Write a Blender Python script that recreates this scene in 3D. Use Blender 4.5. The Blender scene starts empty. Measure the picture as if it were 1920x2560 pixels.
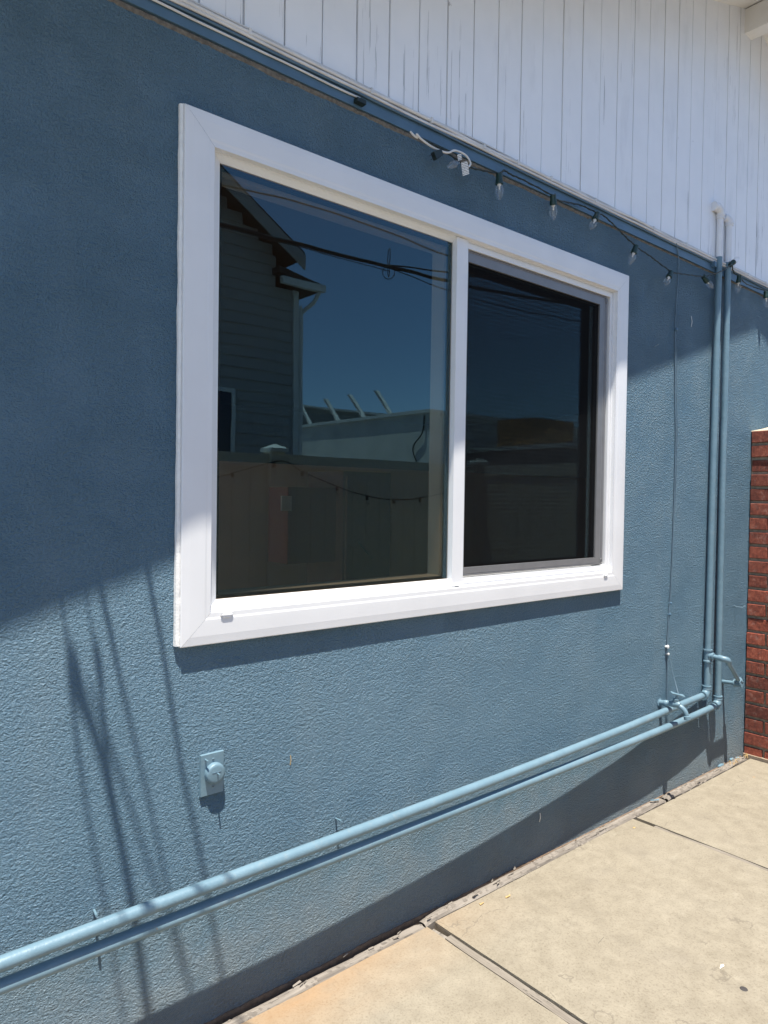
import bpy, bmesh, math, random
from math import sin, cos, pi, radians, sqrt, floor
from mathutils import Vector, Matrix, noise

random.seed(7)
SC = bpy.context.scene
COL = SC.collection

# ------------------------------------------------------------------ camera
cam_d = bpy.data.cameras.new("camera")
cam = bpy.data.objects.new("camera", cam_d)
COL.objects.link(cam)
yaw, pitch, roll = 0.69898, 0.02086, -0.01424
fw = Vector((sin(yaw) * cos(pitch), cos(yaw) * cos(pitch), -sin(pitch)))
rt = Vector((cos(yaw), -sin(yaw), 0))
dn = fw.cross(rt)
r2 = rt * cos(roll) + dn * sin(roll)
d2 = -rt * sin(roll) + dn * cos(roll)
M = Matrix((r2, -d2, -fw)).transposed().to_4x4()
M.translation = Vector((0, -1.775, 1.4606))
cam.matrix_world = M
cam_d.sensor_fit = 'HORIZONTAL'
cam_d.sensor_width = 36
cam_d.lens = 36 * 1775 / 1920
cam_d.clip_start = 0.02
cam_d.clip_end = 3000
SC.camera = cam

# ------------------------------------------------------------------ sky and sun
TO_SUN = Vector((-0.603, -1.0, 4.4)).normalized()
world = bpy.data.worlds.new("World")
SC.world = world
world.use_nodes = True
wn = world.node_tree
wn.nodes.clear()
sky = wn.nodes.new('ShaderNodeTexSky')
sky.sky_type = 'NISHITA'
sky.sun_disc = False
sky.sun_elevation = math.asin(TO_SUN.z)
sky.sun_rotation = radians(211.1)
sky.air_density = 1.0
sky.altitude = 2500
sky.dust_density = 0.05
sky.ozone_density = 2.2
bg = wn.nodes.new('ShaderNodeBackground')
bg.inputs['Strength'].default_value = 0.13
wo = wn.nodes.new('ShaderNodeOutputWorld')
wn.links.new(sky.outputs[0], bg.inputs[0])
wn.links.new(bg.outputs[0], wo.inputs[0])

sun_d = bpy.data.lights.new("sun", 'SUN')
sun_d.energy = 5.0
sun_d.angle = radians(0.53)
sun_d.color = (1.0, 0.95, 0.86)
sun = bpy.data.objects.new("sun", sun_d)
COL.objects.link(sun)
sun.rotation_euler = (-TO_SUN).to_track_quat('-Z', 'Y').to_euler()
sun.location = (0, -6, 12)

vs = SC.view_settings
vs.view_transform = 'Standard'
vs.look = 'None'
vs.exposure = 0.95
vs.gamma = 1
vs.use_curve_mapping = False
# every sample is taken so that the fine stucco grain survives the denoiser
SC.cycles.use_denoising = True
SC.cycles.use_adaptive_sampling = False
SC.cycles.sample_clamp_indirect = 4.0

# ------------------------------------------------------------------ materials
def new_mat(name):
    m = bpy.data.materials.new(name)
    m.use_nodes = True
    nt = m.node_tree
    b = nt.nodes['Principled BSDF']
    return m, nt, b

def nd(nt, t, **kw):
    n = nt.nodes.new(t)
    for k, v in kw.items():
        if k.startswith('i_'):
            n.inputs[k[2:].replace('_', ' ')].default_value = v
        else:
            setattr(n, k, v)
    return n

def pos(nt, scale=(1, 1, 1), loc=(0, 0, 0)):
    g = nt.nodes.new('ShaderNodeNewGeometry')
    mp = nt.nodes.new('ShaderNodeMapping')
    mp.inputs['Scale'].default_value = scale
    mp.inputs['Location'].default_value = loc
    nt.links.new(g.outputs['Position'], mp.inputs['Vector'])
    return mp.outputs[0]

def noise_n(nt, vec, scale, detail=3, rough=0.55, dist=0):
    n = nt.nodes.new('ShaderNodeTexNoise')
    n.inputs['Scale'].default_value = scale
    n.inputs['Detail'].default_value = detail
    n.inputs['Roughness'].default_value = rough
    n.inputs['Distortion'].default_value = dist
    nt.links.new(vec, n.inputs['Vector'])
    return n.outputs[0]

def ramp(nt, fac, stops):
    r = nt.nodes.new('ShaderNodeValToRGB')
    el = r.color_ramp.elements
    el[0].position, el[0].color = stops[0][0], (*stops[0][1], 1)
    el[1].position, el[1].color = stops[-1][0], (*stops[-1][1], 1)
    for p, c in stops[1:-1]:
        e = el.new(p)
        e.color = (*c, 1)
    nt.links.new(fac, r.inputs[0])
    return r.outputs[0]

def mixc(nt, fac, a, b, mode='MIX'):
    m = nt.nodes.new('ShaderNodeMix')
    m.data_type = 'RGBA'
    m.blend_type = mode
    for sock, v in ((m.inputs[0], fac), (m.inputs[6], a), (m.inputs[7], b)):
        if isinstance(v, (int, float)):
            sock.default_value = v
        elif isinstance(v, tuple):
            sock.default_value = (*v, 1)
        else:
            nt.links.new(v, sock)
    return m.outputs[2]

def mathn(nt, op, a, b=None, c=None):
    m = nt.nodes.new('ShaderNodeMath')
    m.operation = op
    for s, v in zip(m.inputs, (a, b, c)):
        if v is None:
            continue
        if isinstance(v, (int, float)):
            s.default_value = v
        else:
            nt.links.new(v, s)
    return m.outputs[0]

def bump(nt, b, h, strength=0.5, dist=0.002):
    n = nt.nodes.new('ShaderNodeBump')
    n.inputs['Strength'].default_value = strength
    n.inputs['Distance'].default_value = dist
    nt.links.new(h, n.inputs['Height'])
    nt.links.new(n.outputs[0], b.inputs['Normal'])

def simple(name, col, rough=0.5, metal=0.0, var=0.08, vscale=20, bscale=None, bdist=0.0005, spec=0.5):
    m, nt, b = new_mat(name)
    p = pos(nt)
    n = noise_n(nt, p, vscale, 4)
    lo = tuple(max(0, c * (1 - var)) for c in col)
    hi = tuple(min(1, c * (1 + var)) for c in col)
    c = ramp(nt, n, [(0.3, lo), (0.7, hi)])
    nt.links.new(c, b.inputs['Base Color'])
    b.inputs['Roughness'].default_value = rough
    b.inputs['Metallic'].default_value = metal
    b.inputs['Specular IOR Level'].default_value = spec
    if bscale:
        bump(nt, b, noise_n(nt, p, bscale, 3), 0.6, bdist)
    return m

def stucco_mat():
    m, nt, b = new_mat("blue_stucco_paint")
    p = pos(nt)
    big = noise_n(nt, p, 2.3, 3)
    c = ramp(nt, big, [(0.25, (0.075, 0.147, 0.208)), (0.75, (0.096, 0.172, 0.234))])
    # faded runs and touched-up patches
    run = noise_n(nt, pos(nt, (7, 7, 0.55)), 1.0, 4, 0.6)
    c = mixc(nt, ramp(nt, run, [(0.5, (0, 0, 0)), (0.72, (0.28, 0.28, 0.28))]), c, (0.128, 0.192, 0.238))
    pat = noise_n(nt, pos(nt, (1, 1, 1), (4.7, 0, 1.3)), 1.1, 2, 0.4)
    c = mixc(nt, ramp(nt, pat, [(0.56, (0, 0, 0)), (0.585, (0.16, 0.16, 0.16))]), c, (0.066, 0.136, 0.197))
    # dust in a ragged belt low on the wall
    sep = nd(nt, 'ShaderNodeSeparateXYZ')
    nt.links.new(p, sep.inputs[0])
    n2 = noise_n(nt, p, 9, 5, 0.65)
    low = mathn(nt, 'SUBTRACT', mathn(nt, 'MULTIPLY', n2, 0.55), sep.outputs['Z'])
    lowm = nd(nt, 'ShaderNodeMapRange')
    lowm.inputs[1].default_value = -0.12
    lowm.inputs[2].default_value = 0.32
    lowm.inputs[4].default_value = 0.6
    nt.links.new(low, lowm.inputs[0])
    c = mixc(nt, lowm.outputs[0], c, (0.21, 0.215, 0.205))
    sp = noise_n(nt, p, 60, 2)
    c = mixc(nt, mathn(nt, 'MULTIPLY', mathn(nt, 'GREATER_THAN', sp, 0.74), 0.35), c, (0.15, 0.2, 0.24))
    nt.links.new(c, b.inputs['Base Color'])
    b.inputs['Roughness'].default_value = 0.40
    b.inputs['Specular IOR Level'].default_value = 0.55
    dv = pos(nt, (1, 1, 1.25))
    f1 = noise_n(nt, dv, 185, 3, 0.65, 0.25)
    f2 = noise_n(nt, dv, 90, 2, 0.5, 0.3)
    f3 = noise_n(nt, p, 4.5, 4, 0.6)
    h = mathn(nt, 'ADD', mathn(nt, 'MULTIPLY', f1, 0.62), mathn(nt, 'MULTIPLY', f2, 0.52))
    h = mathn(nt, 'MULTIPLY', h, mathn(nt, 'ADD', mathn(nt, 'MULTIPLY', f3, 1.7), 0.1))
    bump(nt, b, h, 1.0, 0.0165)
    m.cycles.use_bump_map_correction = False
    return m

def siding_mat():
    m, nt, b = new_mat("white_siding_paint")
    oi = nd(nt, 'ShaderNodeObjectInfo')
    p = pos(nt)
    st = pos(nt, (70, 70, 1.1))
    wob = noise_n(nt, pos(nt), 6, 3)
    crack = noise_n(nt, st, 1.0, 4, 0.75)
    patch = noise_n(nt, pos(nt, (3.2, 1, 1.3)), 1.0, 3)
    pl = mathn(nt, 'ADD', patch, mathn(nt, 'MULTIPLY', oi.outputs['Random'], 0.16))
    th = nd(nt, 'ShaderNodeMapRange')
    th.inputs[1].default_value = 0.58
    th.inputs[2].default_value = 0.78
    th.inputs[3].default_value = 0.0
    th.inputs[4].default_value = 0.125
    nt.links.new(pl, th.inputs[0])
    cr = mathn(nt, 'LESS_THAN', crack, mathn(nt, 'ADD', th.outputs[0], 0.30))
    tint = ramp(nt, wob, [(0.3, (0.81, 0.83, 0.86)), (0.7, (0.86, 0.875, 0.90))])
    c = mixc(nt, mathn(nt, 'MULTIPLY', cr, 0.6), tint, (0.26, 0.27, 0.30))
    chip = noise_n(nt, pos(nt, (14, 14, 5)), 1.0, 6, 0.7)
    c = mixc(nt, mathn(nt, 'MULTIPLY', mathn(nt, 'GREATER_THAN', chip, 0.715), 0.6), c, (0.36, 0.355, 0.36))
    sm_ = noise_n(nt, pos(nt, (5, 5, 1.4), (2.0, 0, 5.0)), 1.0, 5, 0.65)
    c = mixc(nt, ramp(nt, sm_, [(0.58, (0, 0, 0)), (0.72, (0.3, 0.3, 0.3))]), c, (0.52, 0.53, 0.56))
    nt.links.new(c, b.inputs['Base Color'])
    b.inputs['Roughness'].default_value = 0.5
    gr = noise_n(nt, pos(nt, (160, 160, 4)), 1.0, 3)
    h = mathn(nt, 'SUBTRACT', mathn(nt, 'MULTIPLY', gr, 0.25), cr)
    bump(nt, b, h, 0.7, 0.0012)
    return m

def concrete_mat():
    m, nt, b = new_mat("tan_concrete")
    p = pos(nt)
    oi = nd(nt, 'ShaderNodeObjectInfo')
    big = noise_n(nt, p, 2.2, 5, 0.6)
    mid = noise_n(nt, p, 14, 4, 0.65)
    fine = noise_n(nt, p, 150, 4, 0.75)
    c = ramp(nt, big, [(0.25, (0.216, 0.185, 0.138)), (0.5, (0.258, 0.226, 0.173)), (0.75, (0.290, 0.258, 0.204))])
    c = mixc(nt, 0.55, c, ramp(nt, mid, [(0.3, (0.19, 0.162, 0.118)), (0.7, (0.305, 0.268, 0.202))]))
    c = mixc(nt, 1.0, c, ramp(nt, fine, [(0.30, (0.66, 0.635, 0.61)), (0.42, (0.88, 0.87, 0.86)), (0.52, (1.0, 1.0, 1.0)), (0.70, (1.0, 1.0, 1.0))]), 'MULTIPLY')
    pit = noise_n(nt, p, 70, 4, 0.75)
    c = mixc(nt, mathn(nt, 'MULTIPLY', mathn(nt, 'GREATER_THAN', pit, 0.70), 0.3), c, (0.15, 0.125, 0.10))
    # rust-brown stain along the house side of the slabs
    sep = nd(nt, 'ShaderNodeSeparateXYZ')
    nt.links.new(p, sep.inputs[0])
    rn = noise_n(nt, pos(nt, (1.6, 5, 1)), 1.5, 4, 0.6)
    ed = nd(nt, 'ShaderNodeMapRange')
    ed.inputs[1].default_value = -0.28
    ed.inputs[2].default_value = -0.04
    nt.links.new(sep.outputs['Y'], ed.inputs[0])
    lx = nd(nt, 'ShaderNodeMapRange')
    lx.inputs[1].default_value = 2.1
    lx.inputs[2].default_value = 1.1
    nt.links.new(sep.outputs['X'], lx.inputs[0])
    rm = mathn(nt, 'MULTIPLY', mathn(nt, 'MULTIPLY', ed.outputs[0], lx.outputs[0]), mathn(nt, 'MULTIPLY', rn, 0.95))
    c = mixc(nt, rm, c, (0.36, 0.20, 0.085))
    ob = noise_n(nt, pos(nt, (1, 1, 1), (3.1, 0, 0)), 3.1, 3)
    c = mixc(nt, mathn(nt, 'MULTIPLY', mathn(nt, 'GREATER_THAN', ob, 0.74), 0.25), c, (0.42, 0.25, 0.11))
    wsp = noise_n(nt, pos(nt, (1, 2.6, 1), (8, 2, 0)), 7, 5, 0.7)
    wm = nd(nt, 'ShaderNodeMapRange')
    wm.inputs[1].default_value = 0.6
    wm.inputs[2].default_value = 0.75
    wm.inputs[4].default_value = 0.35
    nt.links.new(wsp, wm.inputs[0])
    c = mixc(nt, wm.outputs[0], c, (0.36, 0.328, 0.262))
    # grey drip stains and a few hairline cracks
    dn_ = noise_n(nt, pos(nt, (1, 1, 1), (6.3, 1.1, 0)), 4.2, 6, 0.7)
    c = mixc(nt, ramp(nt, dn_, [(0.55, (0, 0, 0)), (0.70, (0.32, 0.32, 0.32))]), c, (0.19, 0.165, 0.13))
    vo = nd(nt, 'ShaderNodeTexVoronoi')
    vo.feature = 'DISTANCE_TO_EDGE'
    vo.inputs['Scale'].default_value = 0.9
    wv = nd(nt, 'ShaderNodeVectorMath', operation='ADD')
    nz = nd(nt, 'ShaderNodeTexNoise')
    nz.inputs['Scale'].default_value = 5.0
    nz.inputs['Detail'].default_value = 6
    nt.links.new(p, nz.inputs['Vector'])
    vm = nd(nt, 'ShaderNodeVectorMath', operation='SCALE')
    vm.inputs['Scale'].default_value = 0.35
    nt.links.new(nz.outputs['Color'], vm.inputs[0])
    nt.links.new(p, wv.inputs[0])
    nt.links.new(vm.outputs[0], wv.inputs[1])
    nt.links.new(wv.outputs[0], vo.inputs['Vector'])
    hair = mathn(nt, 'MULTIPLY', mathn(nt, 'LESS_THAN', vo.outputs['Distance'], 0.0022), mathn(nt, 'GREATER_THAN', big, 0.50))
    c = mixc(nt, mathn(nt, 'MULTIPLY', hair, 0.45), c, (0.13, 0.11, 0.085))
    nt.links.new(c, b.inputs['Base Color'])
    b.inputs['Roughness'].default_value = 0.8
    b.inputs['Specular IOR Level'].default_value = 0.3
    h = mathn(nt, 'ADD', mathn(nt, 'MULTIPLY', fine, 0.6), mathn(nt, 'MULTIPLY', pit, 0.5))
    bump(nt, b, h, 0.7, 0.0022)
    return m

def wood_mat(name, lo, hi, axis='x'):
    m, nt, b = new_mat(name)
    sc = (2.0, 90, 90) if axis == 'x' else (90, 2.0, 90)
    g = noise_n(nt, pos(nt, sc), 1.0, 5, 0.7, 0.3)
    g2 = noise_n(nt, pos(nt), 11, 3)
    c = ramp(nt, g, [(0.25, tuple(v * 0.35 for v in lo)), (0.42, lo), (0.7, hi)])
    c = mixc(nt, 0.35, c, ramp(nt, g2, [(0.3, lo), (0.7, hi)]))
    crk = noise_n(nt, pos(nt, tuple(s * 0.8 if s > 10 else s * 2.2 for s in sc)), 1.0, 4, 0.8, 1.2)
    cm = mathn(nt, 'LESS_THAN', crk, 0.36)
    c = mixc(nt, mathn(nt, 'MULTIPLY', cm, 0.85), c, tuple(v * 0.18 for v in lo))
    nt.links.new(c, b.inputs['Base Color'])
    b.inputs['Roughness'].default_value = 0.85
    bump(nt, b, mathn(nt, 'SUBTRACT', g, mathn(nt, 'MULTIPLY', cm, 0.8)), 0.9, 0.003)
    return m

def brick_mat():
    m, nt, b = new_mat("ruggled_red_brick")
    oi = nd(nt, 'ShaderNodeObjectInfo')
    p = pos(nt)
    n = noise_n(nt, p, 45, 4, 0.7)
    c = ramp(nt, n, [(0.3, (0.12, 0.030, 0.019)), (0.55, (0.27, 0.068, 0.040)), (0.75, (0.40, 0.145, 0.09))])
    tone = ramp(nt, oi.outputs['Random'], [(0.0, (0.42, 0.36, 0.36)), (0.5, (0.85, 0.8, 0.75)), (1.0, (1.2, 1.1, 1.0))])
    c = mixc(nt, 1.0, c, tone, 'MULTIPLY')
    lime = noise_n(nt, pos(nt, (1, 1, 1), (1.7, 0, 0)), 24, 5, 0.7)
    lm = nd(nt, 'ShaderNodeMapRange')
    lm.inputs[1].default_value = 0.56
    lm.inputs[2].default_value = 0.8
    lm.inputs[4].default_value = 0.5
    nt.links.new(lime, lm.inputs[0])
    c = mixc(nt, lm.outputs[0], c, (0.5, 0.36, 0.3))
    nt.links.new(c, b.inputs['Base Color'])
    b.inputs['Roughness'].default_value = 0.85
    st = noise_n(nt, pos(nt, (260, 260, 9)), 1.0, 3, 0.7)
    h = mathn(nt, 'ADD', st, mathn(nt, 'MULTIPLY', n, 0.5))
    bump(nt, b, h, 1.0, 0.005)
    return m

def glass_mat(name, ior, tint, trans, rough=0.0, veil=0.0):
    m, nt, b = new_mat(name)
    nt.nodes.remove(b)
    out = nt.nodes['Material Output']
    tr = nd(nt, 'ShaderNodeBsdfTransparent')
    tr.inputs[0].default_value = (*trans, 1)
    gl = nd(nt, 'ShaderNodeBsdfGlossy')
    gl.inputs['Color'].default_value = (*tint, 1)
    gl.inputs['Roughness'].default_value = rough
    fr = nd(nt, 'ShaderNodeFresnel')
    # the sheet does not bend the ray, so its back face must use the inverse index
    g = nd(nt, 'ShaderNodeNewGeometry')
    iv = nd(nt, 'ShaderNodeMix')
    iv.data_type = 'FLOAT'
    iv.inputs[2].default_value = ior
    iv.inputs[3].default_value = 1 / ior
    nt.links.new(g.outputs['Backfacing'], iv.inputs[0])
    nt.links.new(iv.outputs[0], fr.inputs[0])
    mx = nd(nt, 'ShaderNodeMixShader')
    nt.links.new(fr.outputs[0], mx.inputs[0])
    nt.links.new(tr.outputs[0], mx.inputs[1])
    nt.links.new(gl.outputs[0], mx.inputs[2])
    last = mx
    if veil:
        df = nd(nt, 'ShaderNodeBsdfDiffuse')
        df.inputs[0].default_value = (0.8, 0.82, 0.85, 1)
        m2 = nd(nt, 'ShaderNodeMixShader')
        m2.inputs[0].default_value = veil
        nt.links.new(mx.outputs[0], m2.inputs[1])
        nt.links.new(df.outputs[0], m2.inputs[2])
        last = m2
    # a very slight waviness of the sheet
    if not veil:
        bp = nd(nt, 'ShaderNodeBump')
        bp.inputs['Strength'].default_value = 1.0
        bp.inputs['Distance'].default_value = 0.0003
        nt.links.new(noise_n(nt, pos(nt), 3.5, 1), bp.inputs['Height'])
        nt.links.new(bp.outputs[0], gl.inputs['Normal'])
    nt.links.new(last.outputs[0], out.inputs[0])
    return m

MAT = {}
MAT['stucco'] = stucco_mat()
MAT['siding'] = siding_mat()
def gap_mat():
    m, nt, b = new_mat("siding_gap_board")
    n = noise_n(nt, pos(nt, (9, 1, 1.6)), 1.0, 5, 0.7)
    c = ramp(nt, n, [(0.52, (0.76, 0.77, 0.79)), (0.58, (0.10, 0.105, 0.12))])
    nt.links.new(c, b.inputs['Base Color'])
    b.inputs['Roughness'].default_value = 0.8
    return m
MAT['backing'] = gap_mat()
MAT['white_eave'] = simple("white_eave_paint", (0.78, 0.77, 0.74), 0.55, var=0.04, vscale=9, bscale=60, bdist=0.0006)
MAT['vinyl'] = simple("white_vinyl", (0.745, 0.745, 0.75), 0.38, var=0.03, vscale=6)
MAT['insideframe'] = simple("inside_frame_glass_tint", (0.34, 0.44, 0.42), 0.45, var=0.03)  # white vinyl, greened in its colour for light through the glass
MAT['caulk'] = simple("white_caulk", (0.78, 0.77, 0.74), 0.5, var=0.06, vscale=60, bscale=160, bdist=0.002)
MAT['bandblue'] = simple("blue_board_paint", (0.075, 0.145, 0.215), 0.5, var=0.1, vscale=14, bscale=50, bdist=0.0008)
MAT['pipe'] = simple("pale_blue_pipe_paint", (0.135, 0.222, 0.28), 0.38, var=0.16, vscale=11, bscale=70, bdist=0.0007)
def pipe_mat():
    m, nt, b = new_mat("pale_blue_pipe_paint")
    p = pos(nt)
    n = noise_n(nt, p, 9, 4, 0.6)
    c = ramp(nt, n, [(0.3, (0.118, 0.200, 0.252)), (0.7, (0.158, 0.250, 0.308))])
    fl_n = noise_n(nt, pos(nt, (1, 1, 1), (5, 3, 1)), 38, 5, 0.7)
    c = mixc(nt, mathn(nt, 'MULTIPLY', mathn(nt, 'GREATER_THAN', fl_n, 0.70), 0.8), c, (0.20, 0.13, 0.09))
    dr = noise_n(nt, pos(nt, (1, 1, 1), (1, 8, 1)), 22, 4, 0.7)
    c = mixc(nt, ramp(nt, dr, [(0.58, (0, 0, 0)), (0.75, (0.4, 0.4, 0.4))]), c, (0.26, 0.27, 0.26))
    nt.links.new(c, b.inputs['Base Color'])
    b.inputs['Roughness'].default_value = 0.42
    h = mathn(nt, 'ADD', noise_n(nt, p, 60, 4, 0.6), mathn(nt, 'MULTIPLY', noise_n(nt, p, 14, 2), 1.5))
    bump(nt, b, h, 0.7, 0.0016)
    return m
MAT['pipe'] = pipe_mat()
MAT['pipewhite'] = simple("white_pipe_paint", (0.74, 0.745, 0.76), 0.4, var=0.03)
MAT['mortar'] = simple("bare_scratch_coat", (0.15, 0.135, 0.115), 0.95, var=0.4, vscale=90, bscale=130, bdist=0.006)
MAT['brick'] = brick_mat()
MAT['brickmortar'] = simple("brown_mortar", (0.30, 0.235, 0.17), 0.95, var=0.25, vscale=50, bscale=180, bdist=0.002)
MAT['capmortar'] = simple("pale_mortar_cap", (0.50, 0.42, 0.30), 0.9, var=0.12, vscale=40, bscale=120, bdist=0.002)
MAT['concrete'] = concrete_mat()
MAT['dirt'] = simple("dry_dirt", (0.17, 0.125, 0.085), 0.95, var=0.4, vscale=60, bscale=150, bdist=0.006)
MAT['edgewood'] = wood_mat("weathered_edge_wood", (0.165, 0.142, 0.118), (0.30, 0.265, 0.225))
MAT['jointwood'] = wood_mat("grey_joint_wood", (0.16, 0.135, 0.108), (0.29, 0.255, 0.21), 'y')
MAT['asphalt'] = simple("grey_ground", (0.20, 0.19, 0.175), 0.95, var=0.2, vscale=5, bscale=80, bdist=0.004)
MAT['glass'] = glass_mat("tinted_window_glass", 1.66, (0.47, 0.85, 1.0), (0.74, 0.65, 0.58))
MAT['bulb'] = glass_mat("clear_bulb_glass", 1.5, (1, 1, 1), (0.95, 0.96, 0.97), 0.02, 0.04)
MAT['spacer'] = simple("black_spacer", (0.012, 0.014, 0.02), 0.5)
MAT['screenframe'] = simple("grey_screen_frame", (0.20, 0.20, 0.205), 0.45, 0.3, var=0.06)
MAT['mesh'] = simple("charcoal_screen_mesh", (0.008, 0.008, 0.009), 0.8, spec=0.1)
MAT['cordgreen'] = simple("dark_green_cord", (0.008, 0.018, 0.016), 0.5)
MAT['socket'] = simple("dark_green_socket", (0.010, 0.035, 0.028), 0.4)
MAT['brass'] = simple("brass_thread", (0.45, 0.36, 0.2), 0.3, 0.9)
MAT['filament'] = simple("bulb_filament_mount", (0.75, 0.75, 0.72), 0.4)
MAT['cable_white'] = simple("white_cable_sheath", (0.66, 0.655, 0.64), 0.5, var=0.1, vscale=12)
MAT['tag'] = None
MAT['wirewhite'] = simple("painted_wire", (0.10, 0.155, 0.2), 0.5, var=0.2, vscale=8)
MAT['zip'] = simple("white_plastic", (0.7, 0.7, 0.68), 0.45)
MAT['black'] = simple("black_rubber", (0.013, 0.013, 0.013), 0.5)
MAT['steel'] = simple("painted_steel", (0.42, 0.46, 0.48), 0.35, 0.6)
MAT['rust'] = simple("rusty_metal", (0.17, 0.115, 0.075), 0.85, 0.0, var=0.3, vscale=90)
MAT['leaf'] = simple("dry_leaf", (0.46, 0.31, 0.13), 0.7, var=0.3, vscale=200)
MAT['bark'] = simple("white_flake", (0.68, 0.64, 0.56), 0.8, var=0.15, vscale=120)
MAT['gum'] = simple("dark_gum", (0.045, 0.04, 0.038), 0.8)
MAT['fence'] = simple("tan_vinyl_fence", (0.80, 0.69, 0.57), 0.55, var=0.03)
MAT['fencecap'] = simple("white_vinyl_cap", (0.78, 0.77, 0.74), 0.5, var=0.03)
MAT['clap'] = simple("white_clapboard", (0.40, 0.39, 0.375), 0.6, var=0.05)
MAT['rooftile'] = simple("dark_roof_shingle", (0.05, 0.047, 0.045), 0.9, var=0.4, vscale=12)
MAT['greystucco'] = simple("grey_parapet_stucco", (0.80, 0.78, 0.73), 0.9, var=0.12, vscale=1.5, bscale=40, bdist=0.004)
MAT['darkstucco'] = simple("dark_grey_stucco", (0.30, 0.29, 0.27), 0.9, var=0.1, vscale=1.5)
MAT['cablebk'] = simple("black_overhead_cable", (0.015, 0.015, 0.016), 0.6)
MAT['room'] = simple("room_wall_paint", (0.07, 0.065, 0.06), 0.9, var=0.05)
MAT['roomfloor'] = simple("room_floor", (0.16, 0.12, 0.09), 0.7, var=0.2)
MAT['fillpanel'] = simple("added_partition_brown", (0.72, 0.50, 0.36), 0.7, var=0.10, vscale=3)  # for the added partition that brightens the lower pane
MAT['cabinet'] = simple("reddish_brown_cabinet", (0.16, 0.075, 0.055), 0.6, var=0.15)
MAT['redbox'] = simple("red_painted_metal", (0.22, 0.06, 0.045), 0.5)
MAT['orange'] = simple("rusty_orange_sheet", (0.42, 0.22, 0.08), 0.8, var=0.4, vscale=6)
MAT['winglass'] = simple("dark_pane", (0.02, 0.025, 0.05), 0.1)

# ------------------------------------------------------------------ mesh helpers
def BM():
    return bmesh.new()

def obj(name, bm, mat, parent=None, smooth=None, bevel=None):
    if bevel:
        bmesh.ops.bevel(bm, geom=[e for e in bm.edges if e.is_manifold and e.calc_face_angle(0) > 0.6],
                        offset=bevel, segments=2, affect='EDGES', clamp_overlap=True)
    bmesh.ops.recalc_face_normals(bm, faces=bm.faces)
    me = bpy.data.meshes.new(name)
    bm.to_mesh(me)
    bm.free()
    if smooth is not None:
        me.polygons.foreach_set('use_smooth', [True] * len(me.polygons))
        me.set_sharp_from_angle(angle=radians(smooth))
    me.materials.append(MAT[mat] if isinstance(mat, str) else mat)
    o = bpy.data.objects.new(name, me)
    COL.objects.link(o)
    if parent is not None:
        attach(o, parent)
    return o

def attach(o, parent):
    o.parent = parent
    # part meshes hold world coordinates; only the Empties of things are moved
    if parent.type == 'EMPTY':
        o.matrix_parent_inverse = Matrix.Translation(-Vector(parent.location))

def thing(name, label, cat, loc=(0, 0, 0), group=None):
    o = bpy.data.objects.new(name, None)
    o.empty_display_size = 0.1
    o.location = loc
    COL.objects.link(o)
    tag(o, label, cat, group)
    return o

def tag(o, label, cat, group=None):
    o['label'] = label
    o['category'] = cat
    if group:
        o['group'] = group
    return o

def struct(o):
    o['kind'] = 'structure'
    return o

def box(bm, x0, x1, y0, y1, z0, z1):
    vs_ = [bm.verts.new(p) for p in ((x0, y0, z0), (x1, y0, z0), (x1, y1, z0), (x0, y1, z0),
                                     (x0, y0, z1), (x1, y0, z1), (x1, y1, z1), (x0, y1, z1))]
    for f in ((0, 3, 2, 1), (4, 5, 6, 7), (0, 1, 5, 4), (1, 2, 6, 5), (2, 3, 7, 6), (3, 0, 4, 7)):
        bm.faces.new([vs_[i] for i in f])
    return bm

def prism(bm, poly, ext):
    """poly: 3-D points of one face, ext: vector"""
    e = Vector(ext)
    a = [bm.verts.new(p) for p in poly]
    b = [bm.verts.new(Vector(p) + e) for p in poly]
    bm.faces.new(a)
    bm.faces.new(b[::-1])
    n = len(poly)
    for i in range(n):
        bm.faces.new((a[i], b[i], b[(i + 1) % n], a[(i + 1) % n]))
    return bm

def spline(pts, n=6):
    P = [Vector(p) for p in pts]
    out = []
    for i in range(len(P) - 1):
        p0 = P[max(i - 1, 0)]; p1 = P[i]; p2 = P[i + 1]; p3 = P[min(i + 2, len(P) - 1)]
        for k in range(n):
            t = k / n
            out.append(0.5 * ((2 * p1) + (p2 - p0) * t + (2 * p0 - 5 * p1 + 4 * p2 - p3) * t * t + (3 * p1 - p0 - 3 * p2 + p3) * t ** 3))
    out.append(P[-1])
    return out

def tube(bm, pts, r, seg=12, cap=True):
    P = [Vector(p) for p in pts]
    R = r if isinstance(r, (list, tuple)) else [r] * len(P)
    rings = []
    prev = None
    for i, p in enumerate(P):
        if i == 0:
            t = P[1] - P[0]
        elif i == len(P) - 1:
            t = P[-1] - P[-2]
        else:
            t = (P[i + 1] - p).normalized() + (p - P[i - 1]).normalized()
        t.normalize()
        if prev is None:
            u = t.cross(Vector((0, 0, 1)))
            if u.length < 1e-3:
                u = t.cross(Vector((1, 0, 0)))
        else:
            u = prev - t * prev.dot(t)
        u.normalize()
        prev = u
        w = t.cross(u)
        rings.append([bm.verts.new(p + (u * cos(2 * pi * k / seg) + w * sin(2 * pi * k / seg)) * R[i]) for k in range(seg)])
    for a, b in zip(rings, rings[1:]):
        for k in range(seg):
            bm.faces.new((a[k], a[(k + 1) % seg], b[(k + 1) % seg], b[k]))
    if cap:
        bm.faces.new(rings[0][::-1])
        bm.faces.new(rings[-1])
    return bm

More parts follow.
